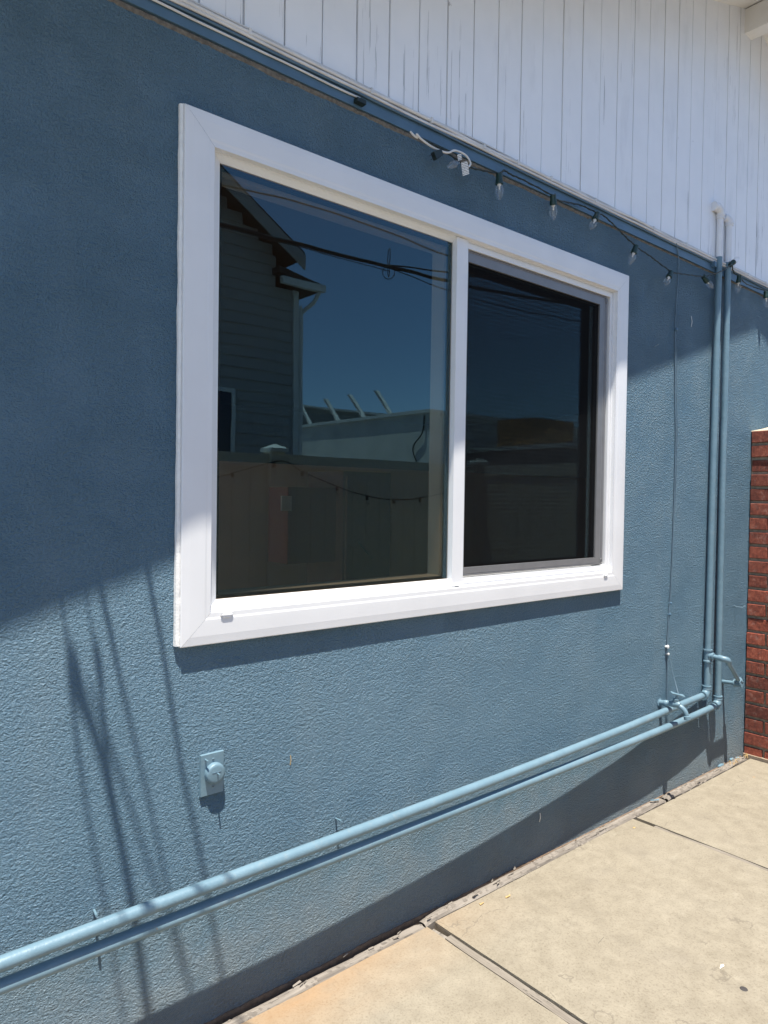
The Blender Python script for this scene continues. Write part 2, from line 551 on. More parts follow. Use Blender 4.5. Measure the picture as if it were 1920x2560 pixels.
def lathe(bm, base, direction, prof, seg=16):
    """prof: (distance along, radius)"""
    d = Vector(direction).normalized()
    pts, rr = [], []
    b0 = Vector(base)
    for t, r in prof:
        pts.append(b0 + d * t)
        rr.append(max(r, 1e-4))
    u = d.cross(Vector((0, 0, 1)))
    if u.length < 1e-3:
        u = Vector((1, 0, 0))
    u.normalize()
    w = d.cross(u)
    rings = [[bm.verts.new(p + (u * cos(2 * pi * k / seg) + w * sin(2 * pi * k / seg)) * r) for k in range(seg)] for p, r in zip(pts, rr)]
    for a, b in zip(rings, rings[1:]):
        for k in range(seg):
            bm.faces.new((a[k], a[(k + 1) % seg], b[(k + 1) % seg], b[k]))
    bm.faces.new(rings[0][::-1])
    bm.faces.new(rings[-1])
    return bm

def arc(c, a, b, r, n=7):
    """quarter bend at corner c, coming from direction a (towards c) and leaving along b"""
    c = Vector(c); a = Vector(a).normalized(); b = Vector(b).normalized()
    s = c - a * r
    o = s + b * r
    return [o + (-b * cos(t) + a * sin(t)) * r for t in (pi / 2 * k / n for k in range(n + 1))]

def frame_side(rects, side, gap=0.0):
    """one mitred side of a frame; rects: list of (x0,x1,z0,z1,y)"""
    bm = BM()
    ra, rb = [], []
    for x0, x1, z0, z1, y in rects:
        c = {'b': ((x0 + gap, y, z0), (x1 - gap, y, z0)), 't': ((x0 + gap, y, z1), (x1 - gap, y, z1)),
             'l': ((x0, y, z0 + gap), (x0, y, z1 - gap)), 'r': ((x1, y, z0 + gap), (x1, y, z1 - gap))}[side]
        ra.append(bm.verts.new(c[0]))
        rb.append(bm.verts.new(c[1]))
    for i in range(len(rects) - 1):
        bm.faces.new((ra[i], rb[i], rb[i + 1], ra[i + 1]))
    return bm

def frame_all(rects):
    bm = BM()
    rings = []
    for x0, x1, z0, z1, y in rects:
        rings.append([bm.verts.new(p) for p in ((x0, y, z0), (x1, y, z0), (x1, y, z1), (x0, y, z1))])
    for a, b in zip(rings, rings[1:]):
        for k in range(4):
            bm.faces.new((a[k], a[(k + 1) % 4], b[(k + 1) % 4], b[k]))
    return bm

# ================================================================== GROUND
bm = BM()
s = 600
vv = [bm.verts.new(p) for p in ((-s, -s, -0.075), (s, -s, -0.075), (s, s, -0.075), (-s, s, -0.075))]
bm.faces.new(vv)
struct(obj('ground', bm, 'asphalt'))

bm = box(BM(), -3.0, 5.85, -3.36, 0.0, -0.072, -0.045)
patio = struct(obj('patio', bm, 'dirt'))
xs = [(-2.245, -0.945), (-0.910, 0.357), (0.392, 1.664), (1.704, 2.966), (3.000, 4.207), (4.245, 5.80)]
rows = [(-1.72, -0.052), (-3.34, -1.755)]
for ri, (ya, yb) in enumerate(rows):
    for xi, (xa, xb) in enumerate(xs):
        bm = BM()
        yb2 = yb
        xl = xa
        if ri == 0 and xi == 5:
            continue
        box(bm, xa, xb, ya, yb2, -0.05, random.uniform(-0.0015, 0.0015) if not (ri == 0 and xi in (3,)) else 0.003)
        bmesh.ops.subdivide_edges(bm, edges=[e for e in bm.edges if abs((e.verts[0].co - e.verts[1].co).z) < 1e-4], cuts=24, use_grid_fill=True)
        for v in bm.verts:
            if v.co.z > -0.01:
                on_edge = min(abs(v.co.x - xa), abs(v.co.x - xb), abs(v.co.y - ya), abs(v.co.y - yb2)) < 1e-4
                v.co.z += 0.004 * noise.noise(v.co * 1.3) - (0.0015 if on_edge else 0)
                if on_edge:
                    n3 = noise.noise(v.co * 22)
                    if abs(v.co.x - xa) < 1e-4: v.co.x += 0.003 * n3
                    if abs(v.co.x - xb) < 1e-4: v.co.x -= 0.003 * n3
                    if abs(v.co.y - yb2) < 1e-4: v.co.y -= 0.003 * abs(n3)
        obj('concrete_slab', bm, 'concrete', patio, smooth=40)
# wooden divider strips in the joints
for xa, xb, y1 in ((0.363, 0.386, -0.06), (1.670, 1.698, -0.135), (2.971, 2.995, -0.148), (4.212, 4.240, -0.62)):
    bm = box(BM(), xa, xb, -1.72, y1, -0.05, -0.0015)
    bmesh.ops.subdivide_edges(bm, edges=[e for e in bm.edges if abs(e.verts[0].co.y - e.verts[1].co.y) > 0.5], cuts=60)
    for v in bm.verts:
        if v.co.z > -0.02:
            v.co.z += 0.003 * noise.noise(Vector((v.co.x * 60, v.co.y * 6, 0))) - 0.001
            v.co.x += 0.0015 * noise.noise(Vector((v.co.x * 80, v.co.y * 14, 3)))
    obj('divider_board', bm, 'jointwood', patio, smooth=40)
# splintered scrap of the divider near the wall
bm = prism(BM(), [(1.660, -0.066, -0.016), (1.690, -0.06, -0.014), (1.688, -0.148, -0.006), (1.672, -0.15, -0.006)], (0, 0, -0.012))
obj('divider_board', bm, 'edgewood', patio)

# ================================================================== HOUSE
house = thing('house', 'blue stucco house wall with white plank gable above the window', 'house', (2.0, 0.0, 0.0))
WX0, WX1, WZ0, WZ1 = 0.872, 2.808, 1.142, 2.385       # opening
BANDZ = 2.665
XL, XR = -0.36, 8.46
bm = BM()
def wallbox(x0, x1, z0, z1):
    box(bm, x0, x1, 0.0, 0.14, z0, z1)
# one continuous wall sheet with a window hole, front, back and reveals
def ring(y):
    return ([bm.verts.new((x, y, z)) for x, z in ((XL, -0.05), (XR, -0.05), (XR, 2.72), (XL, 2.72))],
            [bm.verts.new((x, y, z)) for x, z in ((WX0 - .02, WZ0 - .02), (WX1 + .02, WZ0 - .02), (WX1 + .02, WZ1 + .02), (WX0 - .02, WZ1 + .02))])
fo, fi = ring(0.0)
bo, bi = ring(0.14)
for k in range(4):
    j = (k + 1) % 4
    bm.faces.new((fo[k], fo[j], fi[j], fi[k]))
    bm.faces.new((bo[k], bi[k], bi[j], bo[j]))
    bm.faces.new((fi[k], fi[j], bi[j], bi[k]))
    bm.faces.new((fo[k], bo[k], bo[j], fo[j]))
obj('stucco_wall', bm, 'stucco', house)

# ragged bare lip of the stucco under the band board
bm = BM()
N = 460
x0, x1 = 0.0, 4.6
prevr = None
for i in range(N + 1):
    x = x0 + (x1 - x0) * i / N
    n1 = noise.noise(Vector((x * 60, 0, 0)))
    n2 = noise.noise(Vector((x * 9, 5, 0)))
    w = 0.016 + 0.006 * n2 + 0.004 * n1
    if x > 2.6:
        w *= 0.55
    r = [bm.verts.new(p) for p in ((x, 0.001, BANDZ - w), (x, -0.003 - 0.0015 * abs(n1), BANDZ - w * 0.55), (x, -0.0045 + 0.002 * n1, BANDZ - 0.004), (x, 0.002, BANDZ + 0.004))]
    if prevr:
        for k in range(3):
            bm.faces.new((prevr[k], r[k], r[k + 1], prevr[k + 1]))
    prevr = r
obj('bare_stucco_lip', bm, 'mortar', house)

bm = box(BM(), XL, XR, -0.009, 0.02, BANDZ, 2.716)
bmesh.ops.subdivide_edges(bm, edges=[e for e in bm.edges if abs(e.verts[0].co.x - e.verts[1].co.x) > 1], cuts=120)
for v in bm.verts:
    if v.co.y < 0:
        v.co.y += 0.0015 * noise.noise(v.co * 3)
    v.co.z += 0.002 * noise.noise(Vector((v.co.x * 2, 0, 4)))
obj('band_board', bm, 'bandblue', house)

# brown rusty screed at the foot of the wall
bm = BM()
prevr = None
N = 300
for i in range(N + 1):
    x = -0.4 + 4.6 * i / N
    n1 = noise.noise(Vector((x * 25, 1, 0)))
    n2 = noise.noise(Vector((x * 3, 7, 0)))
    h = 0.009 + 0.005 * n1 + 0.004 * n2
    if x > 1.9:
        h *= max(0.15, 1 - (x - 1.9) * 1.2)
    r = [bm.verts.new(p) for p in ((x, 0.001, h), (x, -0.003, h * 0.9), (x, -0.005 + 0.001 * n1, 0.0), (x, -0.004, -0.04))]
    if prevr:
        for k in range(3):
            bm.faces.new((prevr[k], r[k], r[k + 1], prevr[k + 1]))
    prevr = r
obj('weep_screed', bm, 'rust', house)

# gable planks
APX, APZ, SL = 4.05, 4.17, 0.336
def roof_z(x):
    return APZ - SL * abs(x - APX)
bm = prism(BM(), [(XL, 0.003, 2.70), (XR, 0.003, 2.70), (XR, 0.003, roof_z(XR)), (APX, 0.003, APZ), (XL, 0.003, roof_z(XL))], (0, 0.10, 0))
obj('gable_backing', bm, 'backing', house)
PW = 0.1305
g0 = 1.612 - PW * 15
i = 0
while g0 + PW * i < XR - PW:
    a = g0 + PW * i + 0.0022 + random.uniform(0, 0.0016)
    b = g0 + PW * (i + 1) - 0.0022 - random.uniform(0, 0.0016)
    a = max(a, XL)
    i += 1
    if b < XL + 0.03:
        continue
    y0 = -0.0065 + random.uniform(-0.0016, 0.0016)
    zb = 2.716 + random.uniform(0.0, 0.004)
    za, zc = roof_z(a), roof_z(b)
    poly = [(a, y0, zb), (b, y0, zb), (b, y0, zc)]
    if a < APX < b:
        poly.append((APX, y0, APZ))
    poly.append((a, y0, za))
    bm = prism(BM(), poly, (0, 0.0085, 0))
    # eased plank edges and a faint bow
    obj('siding_plank', bm, 'siding', house, bevel=0.0012)

# roof: two slopes with their soffits, barge boards and ridge beam
OV = 0.3515
for sgn, nm in ((-1, 'l'), (1, 'r')):
    xe = APX + sgn * 4.9
    ze = roof_z(xe)
    t = 0.11
    bm = prism(BM(), [(APX, -OV, APZ), (xe, -OV, ze), (xe, -OV, ze + t), (APX, -OV, APZ + t)], (0, 7.0, 0))
    obj('roof_slope', bm, 'white_eave', house)
    bm = prism(BM(), [(APX, -OV - 0.02, APZ - 0.085), (xe, -OV - 0.02, ze - 0.085), (xe, -OV - 0.02, ze + t + 0.01), (APX, -OV - 0.02, APZ + t + 0.01)], (0, 0.0195, 0))
    obj('barge_board', bm, 'white_eave', house)
bm = box(BM(), 4.012, 4.100, -OV + 0.002, 0.05, 4.022, 4.152)
obj('ridge_beam', bm, 'white_eave', house, bevel=0.003)
# side and back walls so that daylight stays out of the room
bm = BM()
# unseen opening added to this side wall so daylight brightens the room
for ya_, yb_, za_, zb_ in ((0.14, 0.7, -0.05, 2.75), (5.6, 6.6, -0.05, 2.75), (0.7, 5.6, -0.05, 0.15), (0.7, 5.6, 2.35, 2.75)):
    box(bm, XL, XL + 0.12, ya_, yb_, za_, zb_)
bmesh.ops.remove_doubles(bm, verts=bm.verts, dist=1e-5)
obj('side_wall', bm, 'stucco', house)
bm = BM()
box(bm, XR - 0.12, XR, 0.14, 6.6, -0.05, 2.75)
obj('side_wall', bm, 'stucco', house)
bm = BM()
box(bm, XL, XR, 6.6, 6.72, -0.05, 2.75)
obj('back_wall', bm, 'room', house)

# ---------------------------------------------------------------- window
OX0, OX1, OZ0, OZ1 = 0.788, 2.897, 1.0575, 2.4695
def inset(w, y):
    k = w / 0.084
    return (OX0 + (WX0 - OX0) * k, OX1 + (WX1 - OX1) * k, OZ0 + (WZ0 - OZ0) * k, OZ1 + (WZ1 - OZ1) * k, y)
# main vinyl frame behind the trim: the pocket, both lites
Lx0, Lx1 = WX0, 1.812
bead = [(WX0, 1.832, WZ0, WZ1, 0.004), (WX0 + .009, 1.83, WZ0 + .009, WZ1 - .003, 0.005), (WX0 + .013, 1.826, WZ0 + .014, WZ1 - .005, 0.008),
        (.900, 1.818, 1.166, 2.371, 0.0165), (.906, 1.814, 1.171, 2.367, 0.020), (.908, 1.812, 1.173, 2.366, 0.030)]
bm = frame_all(bead)
window = obj('window', bm, 'vinyl', house, smooth=8)
window['label'] = 'white vinyl sliding window with a fixed left pane and screened right half'
trim_prof = [(0, 0.001), (0, -0.0160), (0.0020, -0.0174), (0.022, -0.0188), (0.024, -0.0190), (0.052, -0.0192), (0.066, -0.0190), (0.072, -0.0178), (0.084, -0.0176), (0.084, 0.030)]
for sd in 'btlr':
    bm = frame_side([inset(w, y) for w, y in trim_prof], sd, 0.00035)
    obj('trim_board', bm, 'vinyl', window, smooth=3)
# right half: stepped track around the screen
trk = [(1.850, WX1, WZ0, WZ1, 0.002), (1.850, WX1 - .006, WZ0 + .006, WZ1 - .005, 0.002), (1.850, WX1 - .006, WZ0 + .006, WZ1 - .005, 0.006),
       (1.850, WX1 - .012, WZ0 + .010, WZ1 - .010, 0.006), (1.850, WX1 - .012, WZ0 + .010, WZ1 - .010, 0.0035), (1.850, WX1 - .026, WZ0 + .030, WZ1 - .028, 0.0035),
       (1.850, WX1 - .026, WZ0 + .030, WZ1 - .028, 0.09)]
obj('screen_track', frame_all(trk), 'vinyl', window, smooth=25)
bm = box(BM(), 1.811, 1.867, -0.0015, 0.06, WZ0 + 0.004, WZ1 - 0.002)
obj('mullion', bm, 'vinyl', window, bevel=0.0025)
# fixed glass with black edge spacer and white inside frame with the glass tint painted on
bm = box(BM(), .903, 1.818, 0.0215, 0.0245, 1.168, 2.371)
obj('glass_pane', bm, 'glass', window)
sp = [(.906, 1.816, 1.171, 2.368, 0.027), (.916, 1.800, 1.181, 2.355, 0.027), (.916, 1.800, 1.181, 2.355, 0.040)]
obj('glass_spacer', frame_all(sp), 'spacer', window)
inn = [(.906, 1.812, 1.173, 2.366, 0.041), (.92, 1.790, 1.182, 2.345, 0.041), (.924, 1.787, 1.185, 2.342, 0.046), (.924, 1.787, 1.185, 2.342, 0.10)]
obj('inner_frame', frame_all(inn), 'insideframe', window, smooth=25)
# sliding sash behind the screen
sx0, sx1, sz0, sz1 = 1.84, 2.782, 1.172, 2.357
obj('sash', frame_all([(sx0, sx1, sz0, sz1, 0.045), (sx0 + .045, sx1 - .030, sz0 + .026, sz1 - .035, 0.045), (sx0 + .045, sx1 - .030, sz0 + .026, sz1 - .035, 0.085)]), 'spacer', window)
bm = box(BM(), sx0 + .03, sx1 - .02, 0.058, 0.061, sz0 + .015, sz1 - .025)
obj('glass_pane', bm, 'glass', window)
# screen
qx0, qx1, qz0, qz1 = 1.850, 2.770, 1.178, 2.353
scr = [(qx0, qx1, qz0, qz1, 0.018), (qx0, qx1, qz0, qz1, 0.010), (qx0, qx1 - .012, qz0 + .004, qz1 - .004, 0.0085), (qx0, qx1 - .018, qz0 + .006, qz1 - .006, 0.0105),
       (qx0 + .02, qx1 - .026, qz0 + .008, qz1 - .008, 0.0085), (qx0 + .03, qx1 - .058, qz0 + .031, qz1 - .040, 0.0085), (qx0 + .03, qx1 - .058, qz0 + .031, qz1 - .040, 0.018)]
screen = obj('insect_screen', frame_all(scr), 'screenframe', window)
mx0, mx1, mz0, mz1 = qx0 + .025, qx1 - .056, qz0 + .028, qz1 - .037
vt, fc = [], []
def ribbon(p):
    k = len(vt)
    vt.extend(p)
    fc.append((k, k + 1, k + 2, k + 3))
d = 0.0008
w = 0.00013
n = int((mx1 - mx0) / d)
for k in range(n):
    x = mx0 + k * d
    ribbon([(x - w, 0.0150, mz0), (x + w, 0.0150, mz0), (x + w, 0.0150, mz1), (x - w, 0.0150, mz1)])
n = int((mz1 - mz0) / d)
for k in range(n):
    z = mz0 + k * d
    ribbon([(mx0, 0.0154, z - w), (mx1, 0.0154, z - w), (mx1, 0.0154, z + w), (mx0, 0.0154, z + w)])
me = bpy.data.meshes.new('screen_mesh')
me.from_pydata(vt, [], fc)
me.materials.append(MAT['mesh'])
sm = bpy.data.objects.new('screen_mesh', me)
COL.objects.link(sm)
attach(sm, window)
sm['kind'] = 'stuff'
for (x, z) in ((2.757, 2.337), (2.757, 1.194)):
    bm = tube(BM(), [Vector((x + 0.007 * sin(t), 0.006, z + 0.011 * cos(t))) for t in [2 * pi * k / 16 for k in range(17)]], 0.0014, 6)
    obj('screen_corner_loop', bm, 'screenframe', window, smooth=60)
# weep covers on the bottom trim
for xa, xb, z in ((.904, .934, 1.135), (2.742, 2.764, 1.132)):
    bm = BM()
    box(bm, xa, xb, -0.0238, -0.018, z - 0.003, z)
    box(bm, xa - 0.003, xa + 0.002, -0.0230, -0.0165, z - 0.003, z + 0.006)
    box(bm, xb - 0.002, xb + 0.003, -0.0230, -0.0165, z - 0.003, z + 0.006)
    box(bm, xa + 0.003, xb - 0.003, -0.0228, -0.0186, z - 0.008, z - 0.003)
    obj('weep_cover', bm, 'vinyl', window)
# ragged caulk along the left and top edge of the trim
for nm in ('left', 'top', 'right'):
    pts, rad = [], []
    N = 130 if nm != 'top' else 200
    for k in range(N + 1):
        t = k / N
        j = noise.noise(Vector((t * 60, 3 if nm == 'left' else 9, 0)))
        j2 = noise.noise(Vector((t * 14, 5, 2)))
        if nm == 'left':
            thick = 0.0078 + 0.0022 * j + 0.0016 * j2 + 0.002 * max(0, 0.35 - t) * 4
            pts.append((OX0 - 0.0032 + 0.0014 * j, -0.0035, OZ0 + 0.004 + (OZ1 - OZ0 - 0.004) * t))
            rad.append(thick)
        elif nm == 'top':
            pts.append((OX0 + (OX1 - OX0) * t, -0.002, OZ1 + 0.0005 + 0.0012 * j2))
            rad.append(0.0052 + 0.0022 * j)
        else:
            pts.append((OX1 + 0.0005, -0.001, OZ0 + (OZ1 - OZ0) * t))
            rad.append(0.0022 + 0.0012 * j)
    obj('caulk_bead', tube(BM(), pts, rad, 7), 'caulk', window, smooth=50)

# ---------------------------------------------------------------- room behind the glass
bm = BM()
fl = [bm.verts.new(p) for p in ((XL + .12, 0.142, 0.02), (XR - .12, 0.142, 0.02), (XR - .12, 6.6, 0.02), (XL + .12, 6.6, 0.02))]
bm.faces.new(fl)
struct(obj('room_floor', bm, 'roomfloor'))
bm = BM()
vv = [bm.verts.new(p) for p in ((XL + .12, 0.142, 2.64), (XR - .12, 0.142, 2.64), (XR - .12, 6.6, 2.64), (XL + .12, 6.6, 2.64))]
bm.faces.new(vv)
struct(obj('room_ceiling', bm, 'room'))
bm = box(BM(), XL + .13, XR - .13, 3.2, 3.26, 0.021, 1.72)  # added behind the glass to warm and brighten the mirrored fence
struct(obj('added_partition', bm, 'fillpanel'))
bm = box(BM(), 0.80, 2.88, 0.141, 0.26, 1.115, 1.150)
o = obj('inside_sill', bm, 'vinyl', house, bevel=0.004)
t = thing('cabinet', 'tall reddish brown cabinet inside the room behind the fixed pane', 'cabinet', (3.2, 2.4, 0.02))
obj('carcass', box(BM(), 2.98, 3.42, 2.22, 2.66, 0.021, 1.64), 'cabinet', t, bevel=0.006)
obj('door', box(BM(), 3.0, 3.40, 2.198, 2.219, 0.08, 1.60), 'cabinet', t, bevel=0.004)
for k in range(3):
    obj('handle', tube(BM(), [(3.10 + .03 * k, 2.19, 1.14 - .03 * k), (3.16 + .03 * k, 2.185, 1.08 - .03 * k)], 0.006, 8), 'black', t, smooth=60)
t = thing('wall_cabinet', 'red metal box with a white notice inside the room', 'box', (2.75, 2.3, 1.0))
obj('body', box(BM(), 2.58, 2.98, 2.30, 2.55, 1.0, 1.52), 'redbox', t, bevel=0.01)
obj('notice', box(BM(), 2.52, 2.60, 2.285, 2.295, 1.36, 1.46), 'zip', t)
t = thing('table', 'low wooden table inside the room behind the window', 'table', (2.6, 1.6, 0.02))
obj('table_top', box(BM(), 1.7, 3.6, 1.35, 2.05, 0.74, 0.78), 'cabinet', t, bevel=0.006)
for x in (1.78, 3.52):
    for y in (1.42, 1.98):
        obj('leg', box(BM(), x - .03, x + .03, y - .03, y + .03, 0.021, 0.739), 'cabinet', t)

# ================================================================== PIPES
RV, RH = 0.0160, 0.0166
def fitting(bm, a, b, r, lip=0.0035, lipw=0.008):
    """banded coupling sleeve from a to b"""
    a = Vector(a); b = Vector(b)
    L = (b - a).length
    lathe(bm, a, b - a, [(0, r), (0, r + lip), (lipw, r + lip), (lipw + .002, r + lip * .35), (L - lipw - .002, r + lip * .35), (L - lipw, r + lip), (L, r + lip), (L, r)], 18)

ypf = [(0.05, -.0970), (0.34, -.0955), (0.84, -.0935), (1.19, -.0915), (2.0, -.078), (2.77, -.0586), (3.08, -.0480), (3.4, -.036), (3.66, -.0260)]
upper = thing('water_pipe', 'upper pale blue water pipe rising by the left riser with tee and branch', 'pipe', (3.7, -0.02, 0.0))
pu = spline([(x, y, 0.440 + 0.004 * sin(x * 2.1)) for x, y in ypf], 8)
obj('horizontal_run', tube(BM(), pu, RH, 20), 'pipe', upper, smooth=50)
ex, ey, ez = 3.716, -0.0245, 0.443
bend = arc((ex, ey, ez), (1, 0.02, 0), (0.005, 0, 1), 0.034)
obj('elbow', tube(BM(), bend, 0.0212, 18), 'pipe', upper, smooth=50)
bm = BM()
fitting(bm, bend[0] + Vector((-0.012, 0, 0)), bend[0] + Vector((0.008, 0, 0)), 0.0195, 0.0035, 0.006)
obj('elbow_collar', bm, 'pipe', upper, smooth=40)
bm = BM()
fitting(bm, bend[-1] + Vector((0, 0, -.006)), bend[-1] + Vector((0, 0, .014)), 0.0185, 0.0045, 0.006)
obj('elbow_collar', bm, 'pipe', upper, smooth=40)
def vx(z):
    return 3.716 + 0.0098 * (z - 0.45)
VTOP = 2.742
obj('riser', tube(BM(), [(vx(z), ey, z) for z in (0.48, 1.0, 1.6, 2.2, VTOP)], RV, 20), 'pipe', upper, smooth=50)
pw = [(vx(z), ey, z) for z in (VTOP, 2.85, 2.955)]
pw = [Vector(p) for p in pw] + [Vector(p) for p in arc((vx(2.99), ey, 2.992), (0, 0, 1), (-0.55, 1, 0), 0.03)[1:]]
o = obj('white_riser_top', tube(BM(), pw[:3], RV, 20), 'pipewhite', upper, smooth=50)
obj('top_elbow', tube(BM(), arc((vx(2.99), ey - .004, 2.992), (0, 0, 1), (-1, 0.12, 0), 0.036), 0.0205, 18), 'pipewhite', upper, smooth=50)
e1 = arc((vx(2.99), ey - .004, 2.992), (0, 0, 1), (-1, 0.12, 0), 0.036)[-1]
bm = BM(); fitting(bm, e1 + Vector((0.004, 0, 0)), e1 + Vector((-0.03, 0.006, 0)), 0.0195, 0.004, 0.007)
obj('top_collar', bm, 'pipewhite', upper, smooth=40)
bm = BM(); fitting(bm, (vx(2.95), ey, 2.940), (vx(2.95), ey, 2.962), 0.0175, 0.004, 0.006)
obj('top_collar', bm, 'pipewhite', upper, smooth=40)
# tee and the branch loop
tz = 0.650
bm = BM(); fitting(bm, (vx(tz), ey, tz - 0.033), (vx(tz), ey, tz + 0.033), 0.0185, 0.0045, 0.007)
obj('tee', bm, 'pipe', upper, smooth=40)
bm = BM(); fitting(bm, (vx(tz), ey - 0.008, tz), (vx(tz), ey - 0.034, tz), 0.0145, 0.0045, 0.008)
obj('tee_outlet', bm, 'pipe', upper, smooth=40)
obj('branch', tube(BM(), [(vx(tz), ey - .02, tz), (vx(tz), -0.088, tz - 0.003)], 0.0118, 16), 'pipe', upper, smooth=50)
el = spline([(vx(tz), -0.082, tz - 0.002), (vx(tz) + .001, -0.105, tz - 0.004), (vx(tz) + .012, -0.122, tz - 0.010), (3.752, -0.119, 0.620)], 5)
obj('branch_elbow', tube(BM(), el, 0.0158, 16), 'pipe', upper, smooth=50)
obj('diagonal_branch', tube(BM(), [(3.738, -0.121, 0.631), (3.948, -0.088, 0.492)], 0.0112, 16), 'pipe', upper, smooth=50)
bm = BM(); lathe(bm, (3.936, -0.090, 0.501), (0.21, 0.033, -0.139), [(0, .014), (0, .0185), (.012, .0185), (.012, .021), (.032, .021), (.032, .015)], 6)
obj('union_nut', bm, 'pipe', upper, smooth=20)
bm = BM(); fitting(bm, (3.951, -0.105, 0.478), (3.951, -0.062, 0.474), 0.0155, 0.004, 0.007)
obj('return_elbow', bm, 'pipe', upper, smooth=40)
obj('wall_stub', tube(BM(), [(3.951, -0.07, 0.475), (3.951, 0.01, 0.469)], 0.0108, 16), 'pipe', upper, smooth=50)

lower = thing('water_pipe', 'lower pale blue water pipe rising by the right riser nearest the bricks', 'pipe', (3.82, -0.02, 0.0))
ylf = [(0.05, -.0865), (0.34, -.0853), (0.84, -.0835), (1.19, -.0818), (2.0, -.0733), (2.78, -.0620), (3.07, -.060), (3.36, -.0535), (3.55, -.0465), (3.78, -.0345)]
pl_ = spline([(x, y, 0.386 - 0.0045 * x + 0.003 * sin(x * 1.7)) for x, y in ylf], 8)
obj('horizontal_run', tube(BM(), pl_, 0.0164, 20), 'pipe', lower, smooth=50)
fx, fy, fz = 3.836, -0.0305, 0.3695
bend = arc((fx, fy, fz), (1, 0.04, 0), (0.0, 0.02, 1), 0.034)
obj('elbow', tube(BM(), bend, 0.0208, 18), 'pipe', lower, smooth=50)
bm = BM(); fitting(bm, bend[0] + Vector((-0.012, -.0005, 0)), bend[0] + Vector((0.008, 0, 0)), 0.019, 0.0035, 0.006)
obj('elbow_collar', bm, 'pipe', lower, smooth=40)
bm = BM(); fitting(bm, bend[-1] + Vector((0, 0, -.006)), bend[-1] + Vector((0, 0, .014)), 0.0182, 0.0045, 0.006)
obj('elbow_collar', bm, 'pipe', lower, smooth=40)
def ux(z):
    return 3.836 + 0.003 * (z - 0.45)
def uy(z):
    return -0.0285 + 0.004 * min(1, (z - .4) / 1.0)
obj('riser', tube(BM(), [(ux(z), uy(z), z) for z in (0.40, 1.0, 1.6, 2.2, 2.736)], RV, 20), 'pipe', lower, smooth=50)
obj('white_riser_top', tube(BM(), [(ux(z), uy(z), z) for z in (2.736, 2.85, 2.945)], RV, 20), 'pipewhite', lower, smooth=50)
aa = arc((ux(2.97), uy(2.97) - .004, 2.972), (0, 0, 1), (-0.85, 0.5, 0), 0.034)
obj('top_elbow', tube(BM(), aa, 0.0200, 18), 'pipewhite', lower, smooth=50)
bm = BM(); fitting(bm, (ux(2.94), uy(2.94), 2.930), (ux(2.94), uy(2.94), 2.952), 0.0172, 0.004, 0.006)
obj('top_collar', bm, 'pipewhite', lower, smooth=40)

# strap at the band board
t = tag(obj('pipe_strap', box(BM(), 3.683, 3.702, -0.030, -0.0095, 2.682, 2.708), 'bandblue', bevel=0.002), 'small blue metal strap block beside the left riser at the band board', 'strap')

# ================================================================== FAUCET
fau = thing('hose_faucet', 'pale blue painted hose faucet over the upper water pipe', 'faucet', (3.274, 0.0, 0.472))
bx, bz = 3.277, 0.472
bm = BM(); lathe(bm, (bx, 0.004, bz), (0, -1, 0.12), [(0, .021), (.006, .021), (.008, .013), (.030, .0125), (.033, .0155), (.045, .0155), (.048, .013), (.062, .014), (.085, .0165), (.104, .015), (.112, .009)], 16)
obj('body', bm, 'pipe', fau, smooth=40)
sp_ = spline([(bx, -0.088, bz + 0.008), (bx + .003, -0.112, bz + 0.000), (bx + .005, -0.130, bz - 0.018), (bx + .006, -0.137, bz - 0.040)], 5)
obj('spout', tube(BM(), sp_, [0.0125 - 0.002 * k / (len(sp_) - 1) for k in range(len(sp_))], 16), 'pipe', fau, smooth=50)
bm = BM(); lathe(bm, (bx + .006, -0.1365, bz - 0.034), (0.02, -0.15, -1), [(0, .012), (.002, .0155), (.017, .0155), (.017, .011)], 16)
obj('spout_thread', bm, 'pipe', fau, smooth=40)
bm = BM(); lathe(bm, (bx, -0.080, bz + 0.012), (0, -0.22, 1), [(0, .012), (.012, .012), (.012, .0155), (.026, .0155), (.026, .008), (.044, .006), (.046, .004)], 6)
obj('bonnet', bm, 'pipe', fau, smooth=20)
bm = BM()
c = Vector((bx, -0.0905, bz + 0.056))
ring1 = []
hp = [(-0.034, 0.003), (-0.030, 0.013), (-0.018, 0.010), (-0.008, 0.006), (0.008, 0.006), (0.018, 0.010), (0.030, 0.013), (0.034, 0.003), (0.030, -0.010), (0.018, -0.007), (0, -0.006), (-0.018, -0.007), (-0.030, -0.010)]
ax1 = Vector((0.72, -0.62, -0.25)).normalized(); nrm = Vector((0.1, -0.3, 1)).normalized(); ax2 = nrm.cross(ax1).normalized()
prism(bm, [c + ax1 * a + ax2 * b * 1.3 for a, b in hp], nrm * 0.006)
obj('handle', bm, 'pipe', fau, bevel=0.0015)

